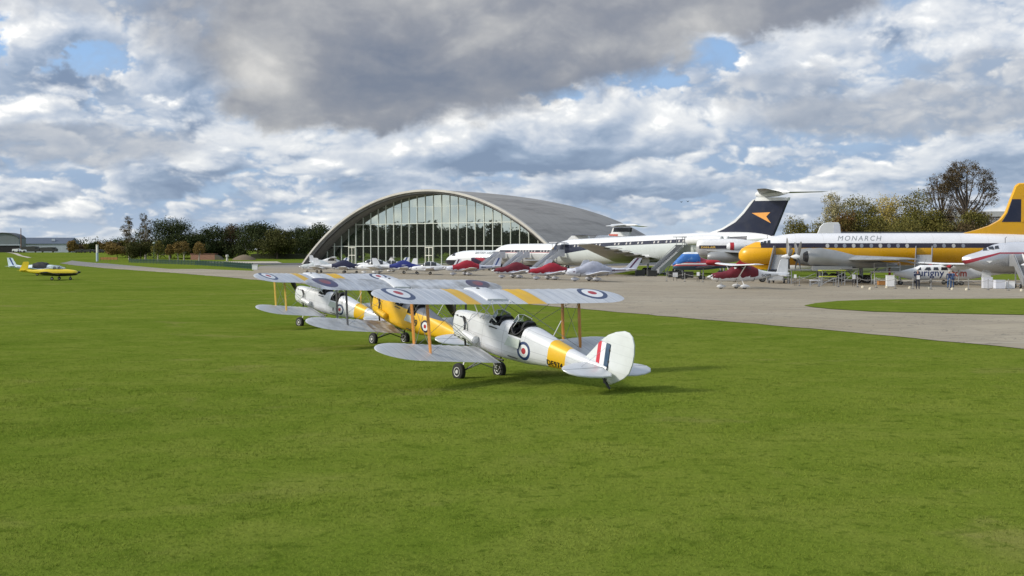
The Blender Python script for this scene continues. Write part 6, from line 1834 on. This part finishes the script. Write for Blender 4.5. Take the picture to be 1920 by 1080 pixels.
# ================================================================== PEOPLE
def person(label, px_, d, face, jacket, trousers, hair, H=1.75, arms='down', paper=False):
    root = thing('person', label, 'person', (P(px_, d), d, .02), R(face))
    k = H / 1.75
    nodes = {'pel': (0, 0, .95, .135), 'wa': (0, 0, 1.10, .125), 'ch': (.01, 0, 1.30, .155), 'sh': (0, 0, 1.43, .11), 'nk': (.01, 0, 1.50, .055), 'hd0': (.02, 0, 1.575, .085), 'hd1': (.015, 0, 1.67, .092), 'hd2': (.005, 0, 1.72, .06)}
    edges = [('pel', 'wa'), ('wa', 'ch'), ('ch', 'sh'), ('sh', 'nk'), ('nk', 'hd0'), ('hd0', 'hd1'), ('hd1', 'hd2')]
    for s, n_ in ((1, 'l'), (-1, 'r')):
        nodes.update({'hp' + n_: (0, .10 * s, .90, .105), 'kn' + n_: (.03, .12 * s, .50, .070), 'an' + n_: (-.02, .12 * s, .09, .045), 'ft' + n_: (.13, .135 * s, .035, .038),
                      'so' + n_: (0, .19 * s, 1.40, .065)})
        if arms == 'fwd': nodes.update({'el' + n_: (.05, .27 * s, 1.13, .045), 'wr' + n_: (.28, .14 * s, 1.15, .030), 'hn' + n_: (.35, .10 * s, 1.17, .034)})
        else: nodes.update({'el' + n_: (-.02, .26 * s, 1.13, .045), 'wr' + n_: (.05, .27 * s, .88, .030), 'hn' + n_: (.07, .27 * s, .80, .034)})
        edges += [('pel', 'hp' + n_), ('hp' + n_, 'kn' + n_), ('kn' + n_, 'an' + n_), ('an' + n_, 'ft' + n_), ('sh', 'so' + n_), ('so' + n_, 'el' + n_), ('el' + n_, 'wr' + n_), ('wr' + n_, 'hn' + n_)]
        for q in range(4): # fingers
            nm = 'f%d%s' % (q, n_); h = nodes['hn' + n_]
            dv = (.05, (q - 1.5) * .018, -.01) if arms == 'fwd' else (.012 + (q - 1.5) * .016, 0, -.075)
            nodes[nm] = (h[0] + dv[0], h[1] + dv[1], h[2] + dv[2], .009); edges.append(('hn' + n_, nm))
    ks = list(nodes); me = bpy.data.meshes.new('body')
    me.from_pydata([tuple(v * k for v in nodes[q][:3]) for q in ks], [(ks.index(a), ks.index(b)) for a, b in edges], [])
    o = bpy.data.objects.new('body', me); C.objects.link(o)
    sk = o.modifiers.new('s', 'SKIN'); sk.use_smooth_shade = True
    for i, q in enumerate(ks): me.skin_vertices[0].data[i].radius = (nodes[q][3] * k,) * 2
    me.skin_vertices[0].data[0].use_root = True
    sb = o.modifiers.new('u', 'SUBSURF'); sb.levels = 1; sb.render_levels = 1
    dg = bpy.context.evaluated_depsgraph_get(); dg.update(); m2 = bpy.data.meshes.new_from_object(o.evaluated_get(dg)); bpy.data.objects.remove(o)
    z_ = lambda v: v * k

    def col(c):
        r_ = (1.47 * k, .97 * k, .09 * k)
        cc = c.mix(c.z > r_[0], c.mix(c.z > r_[1], c.mix(c.z > r_[2], (.03, .03, .03), trousers), jacket), (.45, .26, .19))
        hand = (c.y.abs() > .235 * k) * (c.z < .87 * k) if arms != 'fwd' else (c.x > .27 * k) * (c.z > k)
        return c.mix(hand, cc, (.45, .26, .19))
    m2.materials.clear(); m2.materials.append(mat('person_' + str(len(bpy.data.materials)), fn=col, rough=.8, dirt=0)); link('body', m2, root)
    b = MB(); b.loft([[V(-.02 + a * math.cos(t), a * .9 * math.sin(t), z) * 1 for t in np.linspace(0, 6.283, 13)[:-1]] for a, z in ((.098 * k, 1.62 * k), (.108 * k, 1.67 * k), (.10 * k, 1.73 * k), (.05 * k, 1.775 * k))]); b.obj('hair', mat('hair_' + str(hair), col=hair, rough=.8, dirt=0), root, 50)
    b = MB()
    b.box((.115 * k, 0, 1.615 * k), (.03, .022, .04)); b.obj('nose', mat('skin', col=(.45, .26, .19), rough=.7, dirt=0), root)
    b = MB(); b.box((.105 * k, .033, 1.645 * k), (.012, .022, .012)); b.box((.105 * k, -.033, 1.645 * k), (.012, .022, .012)); b.box((.105 * k, 0, 1.575 * k), (.012, .045, .009)); b.obj('face_features', BLK, root)
    if paper:
        p = MB(); p.box((.36, -.02, 1.12 * k), (.012, .28, .36)); q = p.obj('paper_sheet', WHT, loc=None)
        q.location = root.location; q.rotation_euler = root.rotation_euler; tag(q, 'white sheet of paper held by the person in dark blue', 'paper')
    return root


person('person in dark blue clothes standing by the island hopper with a white sheet of paper', 1721, 118.7, 262, (.012, .018, .04), (.012, .015, .03), (.25, .2, .15), arms='fwd', paper=True)
person('person in dark jacket and blue jeans standing before the island hopper', 1780, 122, 80, (.02, .035, .10), (.04, .09, .20), (.5, .48, .45), H=1.7)
person('person in light blue top close behind the one in jeans', 1786, 123.4, 95, (.07, .14, .28), (.04, .08, .17), (.08, .05, .03), H=1.66)
person('person in red overalls under the wing tip of the yellow airliner', 1668, 137.5, 180, (.42, .02, .03), (.42, .02, .03), (.1, .06, .03), H=1.75)
for i, (px_, py, lab) in enumerate(((1277, 379, 'left one of two tiny dark birds'), (1289, 378, 'right one of two tiny dark birds'))):
    b = MB(); d = 300
    b.loft([[V(x, y_ + .1 * math.cos(t) * f, .1 * f * math.sin(t)) for t in np.linspace(0, 6.283, 7)[:-1]] for x, y_, f in ((-.3, 0, .2), (-.1, 0, 1), (.15, 0, .9), (.35, 0, .2))])
    b.prism([V(-.1, 0, 0), V(.15, 0, 0), V(.0, -.5, .22)], (0, 0, .03)); b.prism([V(-.1, 0, 0), V(.15, 0, 0), V(.0, .5, .22)], (0, 0, .03))
    tag(b.obj('bird', DKG, loc=(P(px_, d), d, Zp(py, d)), rot=(0, 0, .9)), lab + ' in the sky left of the navy tail', 'bird', 'birds')
